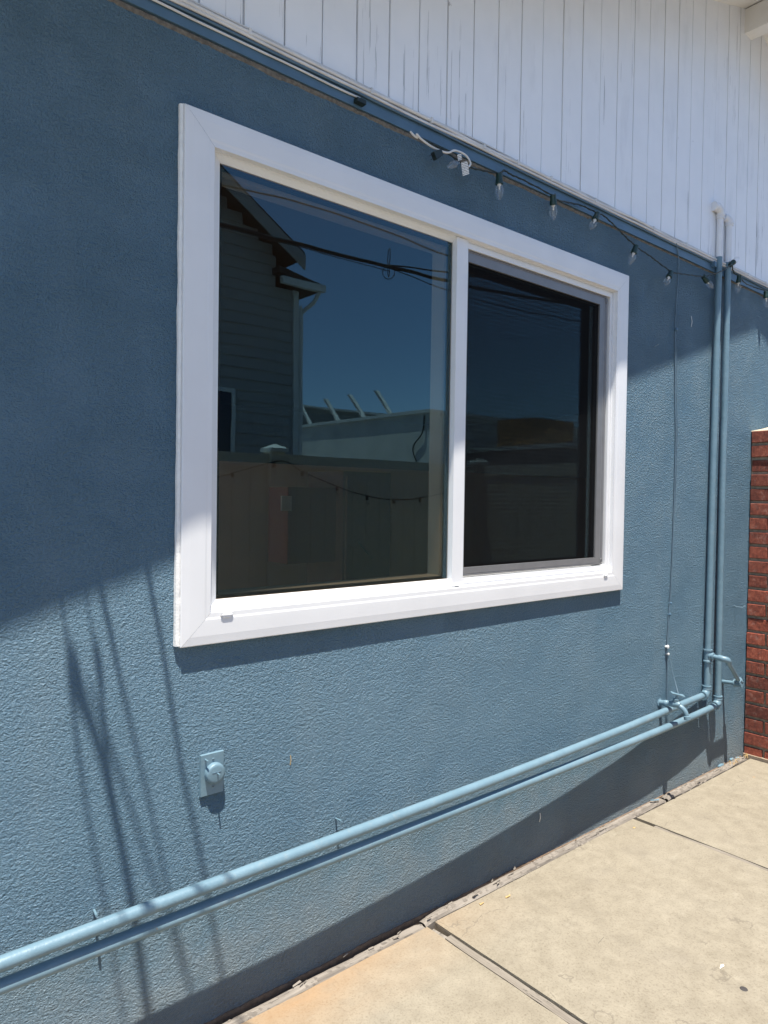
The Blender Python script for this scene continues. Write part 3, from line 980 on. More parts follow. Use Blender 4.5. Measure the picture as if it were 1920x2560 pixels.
# ================================================================== OUTLET COVER
out = thing('outlet_cover', 'painted outlet cover plate with a round screw cap below the window', 'outlet cover', (0.887, 0, 0.699))
bm = prism(BM(), [(.853, -.0072, .6425), (.9205, -.0072, .6425), (.9205, -.0072, .7545), (.853, -.0072, .7545)], (0, .010, 0))
for v in bm.verts:
    if v.co.y > 0:
        v.co.x += 0.0018 * (1 if v.co.x > .88 else -1)
        v.co.z += 0.0018 * (1 if v.co.z > .7 else -1)
obj('plate', bm, 'pipe', out, bevel=0.0012)
bm = BM(); lathe(bm, (.8915, -.006, .7015), (0, -1, 0), [(0, .0280), (.009, .0280), (.0135, .0270), (.0160, .0245), (.0168, .0200), (.0172, .0)], 40)
obj('round_cap', bm, 'pipe', out, smooth=35)
bm = BM()
prism(bm, [(.879, -.0230, .706), (.9045, -.0230, .706), (.9045, -.0230, .7078), (.879, -.0230, .7078)], (0, -.0010, 0))
obj('cap_ridge', bm, 'pipe', out)
for zz in (.7385, .6635):
    bm = BM(); lathe(bm, (.889, -.0068, zz), (0, -1, 0), [(0, .0036), (.0012, .0036), (.0018, .0025)], 12)
    s_ = obj('screw', bm, 'pipe', out, smooth=40)
    bm = box(BM(), .8862, .8918, -.00885, -.0083, zz - .0006, zz + .0006)
    obj('screw_slot', bm, 'black', s_)
for a, b_ in (((.866, -.006, .7425), (.8645, -.028, .7435)), ((.8945, -.021, .703), (.8935, -.038, .7035))):
    obj('nail', tube(BM(), [a, b_], 0.0021, 10), 'pipe', out, smooth=60)

# ================================================================== STRING LIGHTS ON THE HOUSE
def bulb_profile(L):
    return [(0, .0075), (.006, .0085), (.012, .0115), (.022, .0135), (.032, .0125), (.042, .0085), (.049, .0045), (.053, .0012)]
def socket_bulb(parent, s, tip, yb, scale=1.0, yt=0.0):
    s = Vector((s[0], yb, s[1])); tipv = Vector((tip[0], yb + yt, tip[1]))
    d = (tipv - s).normalized()
    top = s - d * 0.019 * scale
    bm = BM(); lathe(bm, top, d, [(0, .0075 * scale), (.002 * scale, .0105 * scale), (.018 * scale, .0108 * scale), (.020 * scale, .0122 * scale), (.034 * scale, .0128 * scale), (.034 * scale, .010 * scale)], 14)
    so = obj('socket', bm, 'socket', parent, smooth=40)
    # hook loop on the socket back
    side = d.cross(Vector((0, 1, 0))).normalized()
    lp = [top + d * 0.004 * scale + side * (0.010 * scale) + (side * sin(q) * 0.006 + -d * cos(q) * 0.006) * scale for q in [pi * k / 8 for k in range(9)]]
    obj('clip_loop', tube(BM(), lp, 0.0014 * scale, 6), 'socket', so, smooth=60)
    b0 = top + d * 0.033 * scale
    bm = BM(); lathe(bm, b0 - d * .002, d, [(t_ * scale, r_ * scale) for t_, r_ in bulb_profile(1)], 16)
    obj('bulb', bm, 'bulb', so, smooth=60)
    bm = BM(); lathe(bm, b0, d, [(0, .0062 * scale), (.005 * scale, .0062 * scale), (.007 * scale, .003 * scale), (.017 * scale, .002 * scale), (.018 * scale, .0006)], 10)
    obj('bulb_stem', bm, 'filament', so, smooth=60)
    return top

sl = thing('string_light', 'dark green string of clear cone bulbs hanging under the band board', 'string light', (2.8, -0.02, 2.66))
bulbs = [((1.977, 2.617), (1.981, 2.553), .0), ((2.296, 2.630), (2.313, 2.578), .01), ((2.588, 2.643), (2.543, 2.565), 0), ((2.891, 2.578), (2.874, 2.519), .01),
         ((3.201, 2.532), (3.151, 2.460), 0), ((3.552, 2.584), (3.616, 2.546), -.01), ((3.842, 2.727), (3.915, 2.782), -.015), ((3.93, 2.662), (3.941, 2.604), .01), ((4.278, 2.645), (4.288, 2.585), 0)]
tops = [socket_bulb(sl, a, b, -0.045, 1.12, yt) for a, b, yt in bulbs]
way = [(1.62, 2.652, -.016), (1.70, 2.648, -.022), (1.775, 2.628, -.03), (1.823, 2.616, -.04), (1.891, 2.623, -.045), tuple((tops[0].x - .004, tops[0].z, -.045)), (2.0, 2.655, -.04), (2.03, 2.672, -.025), (2.068, 2.668, -.025), (2.131, 2.662, -.035),
       (tops[1].x - .005, tops[1].z - .002, -.045), (2.326, 2.643, -.04), (2.437, 2.668, -.02), (2.52, 2.678, -.022), (tops[2].x - .003, tops[2].z, -.045), (2.625, 2.672, -.03), (2.672, 2.676, -.026), (2.741, 2.65, -.035), (2.832, 2.613, -.043),
       (tops[3].x, tops[3].z - .001, -.045), (2.93, 2.59, -.045), (3.025, 2.579, -.045), (3.081, 2.569, -.045), (tops[4].x - .002, tops[4].z, -.045), (3.257, 2.553, -.045), (3.38, 2.57, -.045), (tops[5].x - .006, tops[5].z - .002, -.046),
       (3.602, 2.617, -.048), (3.712, 2.658, -.052), (tops[6].x - .002, tops[6].z, -.052), (3.85, 2.70, -.046), (3.885, 2.685, -.042), (tops[7].x, tops[7].z, -.045), (4.012, 2.662, -.04), (4.12, 2.668, -.03), (4.20, 2.668, -.035), (tops[8].x, tops[8].z, -.045), (4.42, 2.66, -.03), (4.7, 2.66, -.03)]
obj('cord', tube(BM(), spline([(x, y, z) for x, z, y in way], 6), 0.0026, 8), 'cordgreen', sl, smooth=60)
# twisted second conductor between the sockets
w2 = []
sp2 = spline([(x, y, z) for x, z, y in way], 10)
for k, p in enumerate(sp2):
    w2.append(p + Vector((0, -0.0028 * cos(k * 1.2), 0.0028 * sin(k * 1.2))))
obj('cord', tube(BM(), w2, 0.0019, 6), 'cordgreen', sl, smooth=60)
# plug, instruction tag and the loose first bulb
pc = Vector((1.657, -0.05, 2.602)); pd = Vector((-0.8, -.05, -0.55)).normalized(); pu_ = Vector((-0.55, 0, 0.8)).normalized(); pn = pd.cross(pu_).normalized()
bm = prism(BM(), [pc + pd * a + pu_ * b - pn * .008 for a, b in ((-.024, -.010), (.014, -.013), (.018, -.010), (.018, .010), (.014, .013), (-.024, .010))], pn * .016)
pg = obj('plug', bm, 'cordgreen', sl, bevel=0.002)
for s_ in (-1, 1):
    bm = prism(BM(), [pc + pd * .018 + pu_ * (s_ * .006) - pn * .003, pc + pd * .036 + pu_ * (s_ * .006) - pn * .003, pc + pd * .036 + pu_ * (s_ * .006) + pn * .003, pc + pd * .018 + pu_ * (s_ * .006) + pn * .003], pu_ * .0016)
    obj('prong', bm, 'black', pg)
obj('plug_cord', tube(BM(), spline([pc - pd * .022, pc - pd * .04 + Vector((0, .005, .0)), (1.72, -.03, 2.636), (1.775, -.035, 2.626)], 5), 0.0026, 8), 'cordgreen', sl, smooth=60)
def tag_material():
    m, nt, b = new_mat("printed_tag")
    g = nd(nt, 'ShaderNodeNewGeometry')
    dotn = nd(nt, 'ShaderNodeVectorMath', operation='DOT_PRODUCT')
    nt.links.new(g.outputs['Position'], dotn.inputs[0])
    dotn.inputs[1].default_value = (-0.45, 0, 0.89)
    fr_ = mathn(nt, 'FRACT', mathn(nt, 'MULTIPLY', dotn.outputs['Value'], 200))
    n = noise_n(nt, pos(nt), 420, 2)
    ln = mathn(nt, 'MULTIPLY', mathn(nt, 'GREATER_THAN', fr_, 0.58), mathn(nt, 'GREATER_THAN', n, 0.42))
    c = mixc(nt, ln, (0.76, 0.76, 0.73), (0.09, 0.09, 0.09))
    nt.links.new(c, b.inputs['Base Color'])
    b.inputs['Roughness'].default_value = 0.5
    return m
MAT['tag'] = tag_material()
tc = Vector((1.787, -0.056, 2.596)); ta = Vector((0.89, -.1, 0.45)).normalized(); tb = Vector((-0.40, -.15, 0.9)).normalized()
bm = prism(BM(), [tc + ta * a + tb * b for a, b in ((-.016, -.022), (.016, -.022), (.016, .014), (.010, .020), (-.016, .020))], ta.cross(tb) * .0006)
obj('instruction_tag', bm, MAT['tag'], sl)
tc2 = Vector((1.765, -0.05, 2.628))
bm = prism(BM(), [tc2 + ta * a + tb * b for a, b in ((-.009, -.009), (.010, -.009), (.010, .010), (-.009, .010))], ta.cross(tb) * .0006)
obj('instruction_tag', bm, MAT['tag'], sl)
bm = BM(); lathe(bm, (1.764, -.046, 2.612), (-0.55, 0.1, -0.35), [(t_, r_) for t_, r_ in bulb_profile(1)], 16)
obj('bulb', bm, 'bulb', sl, smooth=60)

# white cord end knotted beside the plug
wc = tag(obj('loose_cord', tube(BM(), spline([(1.555, -.030, 2.652), (1.568, -.034, 2.642), (1.585, -.034, 2.640), (1.575, -.040, 2.646), (1.592, -.040, 2.638), (1.618, -.042, 2.630), (1.652, -.044, 2.624), (1.709, -.046, 2.627), (1.749, -.044, 2.648), (1.803, -.042, 2.650), (1.828, -.042, 2.630), (1.815, -.044, 2.612)], 6), 0.0034, 8), 'cable_white', smooth=60),
         'frayed white cord end looped beside the plug and printed tag', 'cord')

# ================================================================== CABLES ALONG THE BAND
cbl = thing('cable_run', 'bundle of white cables clipped along the bottom edge of the siding', 'cable', (2.0, -0.012, 2.72))
def wavy(x0, x1, z, y, az, ay, f, ph, n=70):
    return [(x0 + (x1 - x0) * k / n, y + ay * noise.noise(Vector((k * f, ph, 0))), z + az * noise.noise(Vector((k * f, ph, 7)))) for k in range(n + 1)]
for z, y, r, ph, mt in ((2.7275, -0.0165, 0.0062, 1.0, 'cable_white'), (2.7150, -0.0165, 0.0050, 4.0, 'cable_white'), (2.7385, -0.0115, 0.0034, 8.0, 'cable_white'), (2.7055, -0.0150, 0.0040, 12.0, 'bandblue')):
    obj('cable', tube(BM(), wavy(-0.3, 5.2, z, y, 0.006, 0.003, 0.23, ph), r, 10), mt, cbl, smooth=60)
obj('cable', tube(BM(), wavy(-0.3, 1.36, 2.694, -0.013, 0.004, 0.002, 0.3, 17.0, 30), 0.0032, 8), 'cable_white', cbl, smooth=60)
for x in (0.77, 0.972, 1.40, 1.66, 1.922, 2.108, 2.314, 2.62, 3.09, 3.40, 3.66, 4.10, 4.33):
    bm = BM()
    prism(bm, [(x - .004, -.024, 2.719), (x + .004, -.024, 2.719), (x + .004, -.024, 2.737), (x - .004, -.024, 2.737)], (0, .018, 0))
    obj('cable_clip', bm, 'cable_white', cbl, bevel=0.0012)
bm = box(BM(), 1.338, 1.372, -.03, -.010, 2.672, 2.684)
cc = tag(obj('coupling_clamp', bm, 'cordgreen', bevel=0.002), 'small dark cable connector on the band board left of the plug', 'clamp')

# thin wire hanging from the band to the faucet
tw = thing('hanging_wire', 'thin painted wire hanging down the wall from band board to faucet', 'wire', (3.33, 0, 1.6))
pts = [(3.300, -.020, 2.712), (3.318, -.016, 2.698), (3.340, -.012, 2.660), (3.350, -.009, 2.607), (3.347, -.007, 2.50), (3.339, -.006, 2.389), (3.337, -.006, 2.302), (3.343, -.006, 2.142), (3.352, -.006, 1.95), (3.366, -.006, 1.764), (3.362, -.006, 1.4), (3.352, -.006, 1.071), (3.337, -.006, 0.898), (3.322, -.008, 0.736), (3.328, -.008, 0.70), (3.335, -.008, 0.46), (3.338, -.006, 0.36)]
obj('strand', tube(BM(), spline(pts, 5), 0.0026, 8), 'wirewhite', tw, smooth=60)
pts2 = [(3.337, -.008, 2.298), (3.352, -.008, 2.14), (3.365, -.006, 1.95), (3.380, -.006, 1.76), (3.372, -.006, 1.4)]
obj('strand', tube(BM(), spline(pts2, 5), 0.0016, 6), 'wirewhite', tw, smooth=60)
obj('strand', tube(BM(), [(3.326, -.010, 0.705), (3.350, -.03, 0.60), (3.290, -.088, 0.532)], 0.0016, 6), 'wirewhite', tw, smooth=60)
for x, z, r in ((3.337, 2.302, .008), (3.337, 0.90, .005), (3.344, 0.955, .005), (3.321, 0.742, .009), (3.328, 0.705, .006)):
    bm = BM(); lathe(bm, (x, 0.0, z), (0, -1, 0.1), [(0, r * .6), (.008, r * .6), (.010, r), (.016, r), (.018, r * .5)], 10)
    obj('staple', bm, 'zip' if z < .8 else 'bandblue', tw, smooth=40)

# small nails and hooks in the wall
def nail(a, b, r, lab, mat='steel', cat='nail', pts=None):
    o = obj('nail', tube(BM(), pts or [a, b], r, 8), mat, smooth=60)
    tag(o, lab, cat)
    return o
nail((3.155, .004, 2.193), (3.146, -.026, 2.199), .0016, 'small bright bent nail right of the window in the shade edge', 'steel')
nail((1.313, .004, .452), (1.308, -.034, .458), .0030, 'short painted nail just above the upper pipe under the window', 'pipe')
nail((.577, .004, .432), (.571, -.036, .437), .0034, 'short painted nail above the upper pipe at far left', 'pipe')
o = nail(None, None, .0011, 'bent wire hook on the wall beside the brick wall', 'pipe', 'hook', [(4.068, .004, .880), (4.075, -.018, .876), (4.092, -.040, .872), (4.106, -.046, .886)])
o.name = 'wire_hook'
o = nail(None, None, .0020, 'pale splinter stuck on the shaded wall near the ground', 'bark', 'splinter', [(2.3425, -.002, .184), (2.341, -.006, .168), (2.338, -.003, .150)])
o.name = 'splinter'
o = nail(None, None, .0011, 'dry straw stuck to the lit stucco right of the outlet cover', 'leaf', 'straw', [(1.142, -.001, .690), (1.1425, -.003, .676), (1.1405, -.002, .662)])
o.name = 'straw'
o = nail(None, None, .0014, 'thin white scratch thread on shaded wall left of the risers', 'zip', 'thread', [(3.500, -.002, 2.398), (3.503, -.006, 2.37), (3.504, -.002, 2.345)])
o.name = 'thread'

# ================================================================== BRICK WALL
bw = thing('brick_wall', 'low wall of ruggled red bricks meeting the blue stucco at the right', 'wall', (4.33, -0.3, 0.0))
BX = 4.232
CH = 0.0825
NC = 22
z0 = 1.868 - NC * CH
bm = box(BM(), BX + 0.014, BX + 0.198, -0.622, -0.001, -0.05, 1.866)
obj('mortar_core', bm, 'brickmortar', bw)
def brick_mesh(L):
    me_bm = box(BM(), 0, 0.212, -L, 0, 0, 0.0655)
    bmesh.ops.bevel(me_bm, geom=list(me_bm.edges), offset=0.003, segments=1, affect='EDGES')
    me_ = bpy.data.meshes.new('brick')
    me_bm.to_mesh(me_)
    me_bm.free()
    me_.materials.append(MAT['brick'])
    return me_
meshes = {}
def put_brick(y, L, z, dx):
    key = round(L, 3)
    if key not in meshes:
        meshes[key] = brick_mesh(key)
    o = bpy.data.objects.new('brick', meshes[key])
    COL.objects.link(o)
    o.parent = bw
    o.matrix_parent_inverse = Matrix.Translation(-Vector(bw.location))
    o.location = (BX + dx, y, z)
    o.rotation_euler = (random.uniform(-.012, .012), random.uniform(-.006, .006), random.uniform(-.012, .012))
for c_ in range(-1, NC):
    z = z0 + c_ * CH + 0.0165
    y = -0.003 - random.uniform(0, .004)
    first = 0.098 if c_ % 2 else 0.202
    L = first
    while y > -0.62:
        dx = random.uniform(-.0025, .0025)
        if c_ == NC - 3 and y > -.02:
            dx = 0.008
        L2 = min(L, y + 0.635)
        if L2 > 0.03:
            put_brick(y, round(L2, 3), z, dx)
        y -= L + 0.013
        L = 0.202
# sloped mortar cap
bm = BM()
N = 24
prevr = None
for k in range(N + 1):
    y = -0.001 - 0.64 * k / N
    j = noise.noise(Vector((y * 30, 0, 1)))
    rise = 0.055 * min(1, 0.10 + (-y) / 0.22)
    r = [bm.verts.new(p) for p in ((BX + .002 + .003 * j, y, 1.8665), (BX + .004 + .003 * j, y, 1.871), (BX + .10, y, 1.876 + rise + .003 * j), (BX + .20, y, 1.872), (BX + .20, y, 1.8665))]
    if prevr:
        for q in range(4):
            bm.faces.new((prevr[q], r[q], r[q + 1], prevr[q + 1]))
    else:
        bm.faces.new(r)
    prevr = r
bm.faces.new(prevr[::-1])
obj('mortar_cap', bm, 'capmortar', bw)
bm = box(BM(), BX - 0.010, BX + 0.009, -0.64, -0.004, -0.06, 0.012)
obj('footing_course', bm, 'brickmortar', bw, bevel=0.004)

# ================================================================== TIMBER EDGING
te = thing('timber_edging', 'rotten cracked grey timber strip between blue wall and concrete', 'edging', (1.5, -0.03, 0))
for (xa, xb, ph) in ((-0.6, 1.662, 1.0), (1.668, 3.28, 5.0), (3.30, 4.19, 9.0)):
    N = int((xb - xa) / 0.006)
    yw, ys = (-0.019, -0.0500) if xa < 1 else (-0.008, -0.0455)
    prof_y = [yw + (ys - yw) * q / 7 for q in range(8)]
    bm = BM()
    prevr = None
    for k in range(N + 1):
        x = xa + (xb - xa) * k / N
        end = min(1, min(k, N - k) / 5)
        r = []
        edgew = noise.noise(Vector((x * 11, ph, 0))) * 0.005
        lift = 0.008 if xa > 1 else 0.000
        for m_, y in enumerate(prof_y):
            u_ = m_ / (len(prof_y) - 1)
            dome = sin(pi * (0.12 + 0.8 * u_)) ** 0.6
            zz = -0.012 + (0.016 + lift) * dome * (0.55 + 0.45 * end)
            zz += 0.004 * noise.noise(Vector((x * 7, y * 90, ph))) + 0.001 * noise.noise(Vector((x * 30, y * 120, ph)))
            ck = noise.noise(Vector((x * 7 + 2.0 * noise.noise(Vector((x * 8, y * 30, ph))), y * 70, ph + 3)))
            if abs(ck) < 0.045:
                zz -= 0.007
            hole = noise.noise(Vector((x * 16, y * 40, ph + 8)))
            if hole > 0.55:
                zz -= 0.008
            r.append(bm.verts.new((x, y - (edgew if m_ < 3 else 0) * (1 - u_), zz)))
        r.append(bm.verts.new((x, prof_y[-1], -0.045)))
        r.insert(0, bm.verts.new((x, prof_y[0] - edgew, -0.045)))
        if prevr:
            for q in range(len(r) - 1):
                bm.faces.new((prevr[q], r[q], r[q + 1], prevr[q + 1]))
        prevr = r
    obj('edging_board', bm, 'edgewood', te)
# loose splinters on the edging
for k in range(26):
    x = random.choice([random.uniform(1.0, 2.4), random.uniform(1.5, 2.2), random.uniform(3.4, 4.15)])
    y = random.uniform(-.046, -.012)
    a = random.uniform(-.5, .5)
    L = random.uniform(.012, .04)
    ww = random.uniform(.002, .006)
    zz = 0.012 if x > 1.66 else 0.006
    dx_, dy_ = cos(a) * L, sin(a) * L * .4
    bm = prism(BM(), [(x, y, zz), (x + dx_, y + dy_, zz + random.uniform(0, .008)), (x + dx_ * .9, y + dy_ + ww, zz + random.uniform(0, .008)), (x + .1 * dx_, y + ww, zz + .001)], (0, 0, .002))
    obj('splinter', bm, 'edgewood', te)
# paint crust and grit in the corner by the bricks
for x, y, z, sx in ((3.93, -.012, .010, .03), (4.06, -.012, .014, .022), (4.12, -.020, .010, .014)):
    bm = BM()
    bmesh.ops.create_icosphere(bm, subdivisions=2, radius=1)
    for v in bm.verts:
        v.co = Vector((x, y, z)) + Vector((v.co.x * sx, v.co.y * .010, v.co.z * .010)) * (1 + .35 * noise.noise(v.co * 2.2 + Vector((x * 9, 0, 0))))
    obj('paint_crust', bm, 'pipe', te)
for k in range(16):
    x = random.uniform(3.98, 4.2); y = random.uniform(-.05, -.012)
    a = random.uniform(0, 6.28); L = random.uniform(.012, .03)
    bm = tube(BM(), spline([(x, y, .012), (x + cos(a) * L * .5, y + sin(a) * L * .3, .022), (x + cos(a) * L, y + sin(a) * L * .6, .010)], 3), .0013, 5)
    obj('dry_stalk', bm, 'leaf', te)

# small litter on the slabs
def flake(name, x, y, pts, mat, lab, cat, h=.0022):
    z = 0.0035
    bm = prism(BM(), [(x + a, y + b, z + 0.002 * (i % 2)) for i, (a, b) in enumerate(pts)], (0, 0, h))
    tag(obj(name, bm, mat), lab, cat)
flake('leaf', 2.017, -.111, [(-.014, -.002), (-.004, -.005), (.010, -.004), (.016, .003), (.004, .001), (-.008, .003)], 'leaf', 'curled pale leaf scrap on the concrete near the timber strip', 'leaf')
flake('leaf', 1.907, -.083, [(-.010, -.004), (.010, -.002), (.011, .002), (-.009, .003)], 'leaf', 'tiny brown leaf stem beside the timber strip', 'leaf')
flake('leaf', 2.883, -.107, [(-.007, -.003), (.005, -.004), (.008, .002), (-.004, .004)], 'leaf', 'tiny dry leaf bit near the far slab joint', 'leaf')
bm = BM(); lathe(bm, (2.190, -.876, .0025), (0, 0, 1), [(0, .012), (.0012, .011), (.0018, .006)], 12)
tag(obj('gum_spot', bm, 'gum', smooth=60), 'dark round gum spot on the concrete at lower right', 'gum')
flake('paint_chip', 2.24, -.787, [(-.016, -.002), (.006, -.006), (.016, .001), (.002, .004)], 'bark', 'white paint fleck on the concrete at right', 'paint chip', .001)
bm = tube(BM(), [(2.035, -.478, .004), (2.08, -.470, .004)], .0011, 5)
tag(obj('twig', bm, 'gum'), 'short dark twig on the middle slab', 'twig')
bm = prism(BM(), [(3.17, -.020, .022), (3.225, -.036, .018), (3.215, -.043, .018), (3.165, -.027, .023)], (0, 0, .002))
tag(obj('paint_flake', bm, 'pipe'), 'curled blue paint flake lying on the timber strip', 'paint flake')

# ================================================================== BEHIND THE CAMERA (seen in the glass)
fn = thing('fence', 'tan vinyl privacy fence with capped posts mirrored in the window', 'fence', (2, -3.4, 0))
FY = -3.42
posts = [(-2.03, FY), (0.57, FY), (3.17, FY), (5.80, FY), (5.80, -1.0)]
for k, (x, y) in enumerate(posts):
    po = obj('post', box(BM(), x - .065, x + .065, y - .065, y + .065, -.07, 1.83), 'fence', fn, bevel=0.006)
    bm = BM()
    box(bm, x - .085, x + .085, y - .085, y + .085, 1.831, 1.862)
    a = [bm.verts.new((x + sx * .085, y + sy * .085, 1.8625)) for sx, sy in ((-1, -1), (1, -1), (1, 1), (-1, 1))]
    t_ = bm.verts.new((x, y, 1.905))
    for q in range(4):
        bm.faces.new((a[q], a[(q + 1) % 4], t_))
    bm.faces.new(a[::-1])
    obj('post_cap', bm, 'fencecap', po)
for (xa, ya), (xb, yb) in zip(posts, posts[1:]):
    dv = Vector((xb - xa, yb - ya, 0)); L = dv.length; dv.normalize(); nv = Vector((-dv.y, dv.x, 0))
    s0 = Vector((xa, ya, 0)) + dv * .066
    L -= .132
    for (z0_, z1_, th) in ((0.02, 0.14, .045), (1.70, 1.815, .045)):
        bm = prism(BM(), [s0 + nv * -th / 2 + Vector((0, 0, z0_)), s0 + dv * L + nv * -th / 2 + Vector((0, 0, z0_)), s0 + dv * L + nv * -th / 2 + Vector((0, 0, z1_)), s0 + nv * -th / 2 + Vector((0, 0, z1_))], nv * th)
        obj('rail', bm, 'fence', fn, bevel=0.004)
    nb = int(L / 0.155)
    for q in range(nb):
        a_ = s0 + dv * (L * q / nb + .002); b_ = s0 + dv * (L * (q + 1) / nb - .002)
        bm = prism(BM(), [a_ - nv * .011 + Vector((0, 0, .139)), b_ - nv * .011 + Vector((0, 0, .139)), b_ - nv * .011 + Vector((0, 0, 1.701)), a_ - nv * .011 + Vector((0, 0, 1.701))], nv * .022)
        obj('fence_board', bm, 'fence', fn)

fl_ = thing('string_light', 'dark string of bulbs sagging along the fence in the reflection', 'string light', (4.2, -3.33, 1.5))
fy = -3.335
cw = [(0.57, 1.74), (1.5, 1.50), (2.3, 1.54), (2.6, 1.60), (2.88, 1.68), (3.13, 1.745), (3.26, 1.74), (3.4, 1.67), (3.78, 1.55), (4.12, 1.47), (4.46, 1.44), (4.83, 1.46), (5.25, 1.54), (5.60, 1.68), (5.72, 1.76)]
obj('cord', tube(BM(), spline([(x, fy, z) for x, z in cw], 6), 0.0045, 8), 'cordgreen', fl_, smooth=60)
for x, z in ((2.74, 1.64), (3.12, 1.735), (3.4, 1.67), (3.78, 1.55), (4.12, 1.47), (4.46, 1.44), (4.80, 1.457), (5.2, 1.53), (1.5, 1.5), (1.95, 1.515), (2.3, 1.54)):
    socket_bulb(fl_, (x, z - .02), (x + .012, z - .09), fy, 1.15)

# clapboard house
nh = thing('neighbour_house', 'white clapboard house with a steep gable mirrored in the fixed pane', 'house', (4.5, -12, 0))
HY = -9.9
bm = BM()
prism(bm, [(0.0, HY, -.05), (7.1, HY, -.05), (7.1, HY, 5.95), (3.6, HY, 8.15), (0.1, HY, 5.95)], (0, -7, 0))
obj('wall', bm, 'clap', nh)
bm = box(BM(), 7.102, 7.58, -17.0, HY - .02, -.05, 5.42)
obj('side_bay', bm, 'clap', nh)
for k in range(34):
    z = 0.2 + k * 0.2
    xr = 7.1 if z < 5.9 else 3.6 + (8.15 - z) / 2.2 * 3.5
    if z > 7.3:
        break
    bm = prism(BM(), [(1.0, HY + .002, z), (1.0, HY + .030, z), (1.0, HY + .002, z + .20)], (xr - 1.02, 0, 0))
    obj('clapboard', bm, 'clap', nh)
for k in range(26):
    z = 0.2 + k * 0.2
    bm = prism(BM(), [(7.104, HY - .018, z), (7.104, HY + .010, z), (7.104, HY - .018, z + .20)], (.47, 0, 0))
    obj('clapboard', bm, 'clap', nh)
obj('corner_board', box(BM(), 7.48, 7.60, HY - .10, HY + .036, -.05, 5.42), 'fencecap', nh)
for sg in (-1, 1):
    ax_, az_ = 3.6, 8.30
    ex_ = 3.6 + sg * 3.86
    ez_ = 8.30 - 3.86 * .62
    bm = prism(BM(), [(ax_, HY + .45, az_), (ex_, HY + .45, ez_), (ex_, HY + .45, ez_ + .12), (ax_, HY + .45, az_ + .12)], (0, -7.9, 0))
    obj('roof', bm, 'rooftile', nh)
    bm = prism(BM(), [(ax_, HY + .452, az_ - .20), (ex_, HY + .452, ez_ - .20), (ex_, HY + .452, ez_ + .06), (ax_, HY + .452, az_ + .06)], (0, .03, 0))
    obj('bargeboard', bm, 'clap', nh)
bm = prism(BM(), [(7.0, HY + .30, 5.62), (7.98, HY + .30, 5.45), (7.98, HY + .30, 5.56), (7.0, HY + .30, 5.74)], (0, -7.4, 0))
obj('bay_roof', bm, 'rooftile', nh)
obj('gutter', box(BM(), 7.02, 7.97, HY + .302, HY + .40, 5.40, 5.53), 'fencecap', nh, bevel=0.02)
obj('downspout', tube(BM(), spline([(7.86, HY + .35, 5.40), (7.80, HY + .25, 5.2), (7.66, HY + .07, 5.0), (7.64, HY + .05, 4.7), (7.64, HY + .05, 0.0)], 4), .04, 10), 'fencecap', nh, smooth=50)
w_ = obj('window', frame_all([(5.3, 6.25, 1.9, 3.4, HY + .06), (5.38, 6.17, 1.98, 3.32, HY + .06), (5.38, 6.17, 1.98, 3.32, HY + .01)]), 'fencecap', nh)
obj('pane', box(BM(), 5.37, 6.18, HY + .03, HY + .04, 1.97, 3.33), 'winglass', w_)

gb = thing('commercial_building', 'flat roofed grey stucco building with a parapet mirrored in the glass', 'building', (18, -16, 0))
obj('wall', box(BM(), 13.85, 27, -19.2, -12.7, -.05, 3.86), 'greystucco', gb)
obj('parapet_coping', box(BM(), 13.78, 27.05, -19.25, -12.64, 3.861, 3.96), 'fencecap', gb, bevel=0.02)
for y in (-18.9, -17.2, -15.9, -14.6):
    obj('parapet_brace', prism(BM(), [(14.0, y, 3.961), (14.12, y, 3.961), (13.95, y - .55, 4.75), (13.83, y - .55, 4.75)], (0, -.12, 0)), 'fencecap', gb)
obj('wall_cable', tube(BM(), spline([(13.82, -12.9, 3.8), (13.80, -12.95, 3.3), (13.8, -13.3, 2.9), (13.8, -13.1, 2.3), (13.8, -13.25, 1.6)], 6), .02, 6), 'cablebk', gb)
bb = thing('far_building', 'dark grey building standing behind the flat roofed one', 'building', (27, -32, 0))
obj('wall', box(BM(), 19.5, 30.0, -38, -30, -.05, 6.2), 'darkstucco', bb)
obj('parapet_coping', box(BM(), 19.4, 30.1, -38.1, -29.9, 6.201, 6.32), 'greystucco', bb)
sh = thing('low_shed', 'low dark shed with a rusty roof box seen through the screen', 'shed', (15, -8, 0))
obj('wall', box(BM(), 13.2, 22.0, -10.6, -7.6, -.05, 2.62), 'darkstucco', sh)
obj('roof_slab', box(BM(), 13.1, 22.1, -10.7, -7.5, 2.621, 2.72), 'greystucco', sh)
obj('roof_box', box(BM(), 13.6, 15.2, -9.9, -8.8, 2.721, 3.42), 'orange', sh, bevel=0.02)

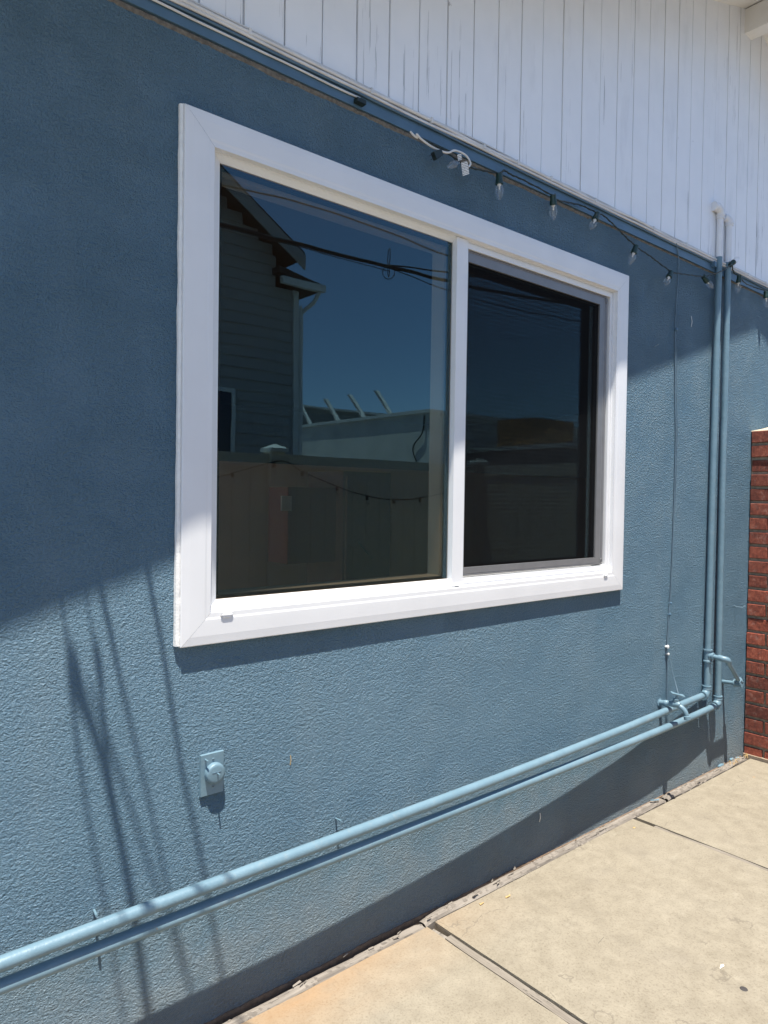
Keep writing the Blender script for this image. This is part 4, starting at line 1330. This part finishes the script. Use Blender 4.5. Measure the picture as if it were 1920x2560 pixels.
# overhead lines
oc = thing('overhead_cable', 'thick black overhead cable bundle crossing the mirrored sky', 'cable', (9, -8.9, 6))
main = [(-16, -12.6, 7.2), (-4, -10.6, 6.25), (5.5, -9.15, 5.98), (9.05, -8.95, 6.0), (10.7, -8.75, 5.99), (14.3, -7.75, 5.98), (22, -5.5, 6.5), (34, -2, 7.4)]
obj('bundle', tube(BM(), spline(main, 8), .034, 10), 'cablebk', oc, smooth=60)
obj('strand', tube(BM(), spline([(9.05, -8.93, 6.02), (10.8, -8.85, 6.22), (14.3, -7.9, 6.45), (22, -5.6, 7.2)], 8), .016, 8), 'cablebk', oc, smooth=60)
obj('strand', tube(BM(), spline([(9.05, -8.9, 5.96), (10.8, -8.6, 5.72), (14.3, -7.6, 5.55), (22, -5.3, 5.9)], 8), .010, 8), 'cablebk', oc, smooth=60)
obj('strand', tube(BM(), spline([(p[0], p[1] + .05, p[2] - .09 - .04 * sin(p[0])) for p in main[:4]], 8), .009, 8), 'cablebk', oc, smooth=60)
cen = Vector((9.05, -8.9, 6.0))
for k in range(4):
    a0 = k * 1.57 + .4
    lp = [cen + Vector((.10 * sin(q) * cos(a0), .08 * sin(q), .17 * (1 - cos(q)) * sin(a0 * .5 + .7) * (1 if k % 2 else -1))) for q in [2 * pi * j / 14 for j in range(15)]]
    obj('tie_loop', tube(BM(), lp, .008, 6), 'cablebk', oc, smooth=60)
oc2 = tag(obj('overhead_cable', tube(BM(), spline([(-14, -13.5, 7.6), (-2, -11.2, 6.65), (5.9, -9.25, 6.72), (8.6, -8.9, 6.65), (11.2, -8.6, 6.42), (15, -7.6, 6.3), (24, -5.2, 6.9)], 8), .014, 8), 'cablebk', smooth=60),
          'thin upper overhead wire crossing the mirrored sky above the bundle', 'cable')

# service drop fixed to the barge board: its shadow streaks fall left of the window
sd = thing('service_drop', 'service drop wires whose shadows streak the wall left of the window', 'cable', (0.4, -.35, 2.9))
# each wire runs out from the rake almost level, so its shadow trace (x, z on the wall) gives its course
E0 = -OV - .022
def wire(trace, extend=True, name='wire'):
    pts_, rad_ = [], []
    for X_, Z_, r_ in trace:
        zr0 = roof_z(X_ - 0.22) - 0.05
        s_ = max(-E0 + 0.004, (zr0 - 0.131 - Z_) / 4.04)
        pts_.append(Vector((X_ - 0.603 * s_, -s_, Z_ + 4.4 * s_)))
        rad_.append(r_)
    if extend:
        d_ = (pts_[-1] - pts_[0]).normalized()
        for L_ in (1.0, 3.0, 6.0, 9.0):
            pts_.append(pts_[len(trace) - 1] + d_ * L_)
            rad_.append(trace[-1][2])
    obj(name, tube(BM(), pts_, rad_, 8), 'cablebk', sd, smooth=60)
wire([(.694, 1.31, .006), (.745, 1.068, .0062), (.803, .718, .0062), (.851, .515, .006), (.923, .134, .006)])
wire([(.575, 1.27, .006), (.608, 1.137, .006), (.637, .994, .0055), (.668, .86, .005), (.715, .66, .0042), (.765, .42, .004)])
wire([(.498, 1.20, .003), (.512, 1.088, .004), (.522, 1.055, .015), (.533, 1.0, .017), (.546, .955, .011), (.563, .910, .009), (.592, .815, .0095), (.639, .593, .010), (.677, .388, .010), (.717, .111, .009)])
wire([(.513, 1.03, .004), (.537, .835, .005), (.560, .671, .0045), (.608, .407, .004)])
wire([(.555, 1.20, .0025), (.572, 1.100, .003), (.579, 1.07, .009), (.587, 1.02, .009), (.593, .95, .005), (.603, .82, .0065), (.622, .70, .006), (.645, .56, .005)])
wire([(.560, 1.0, .003), (.612, .84, .005), (.66, .68, .0045), (.73, .45, .004)])
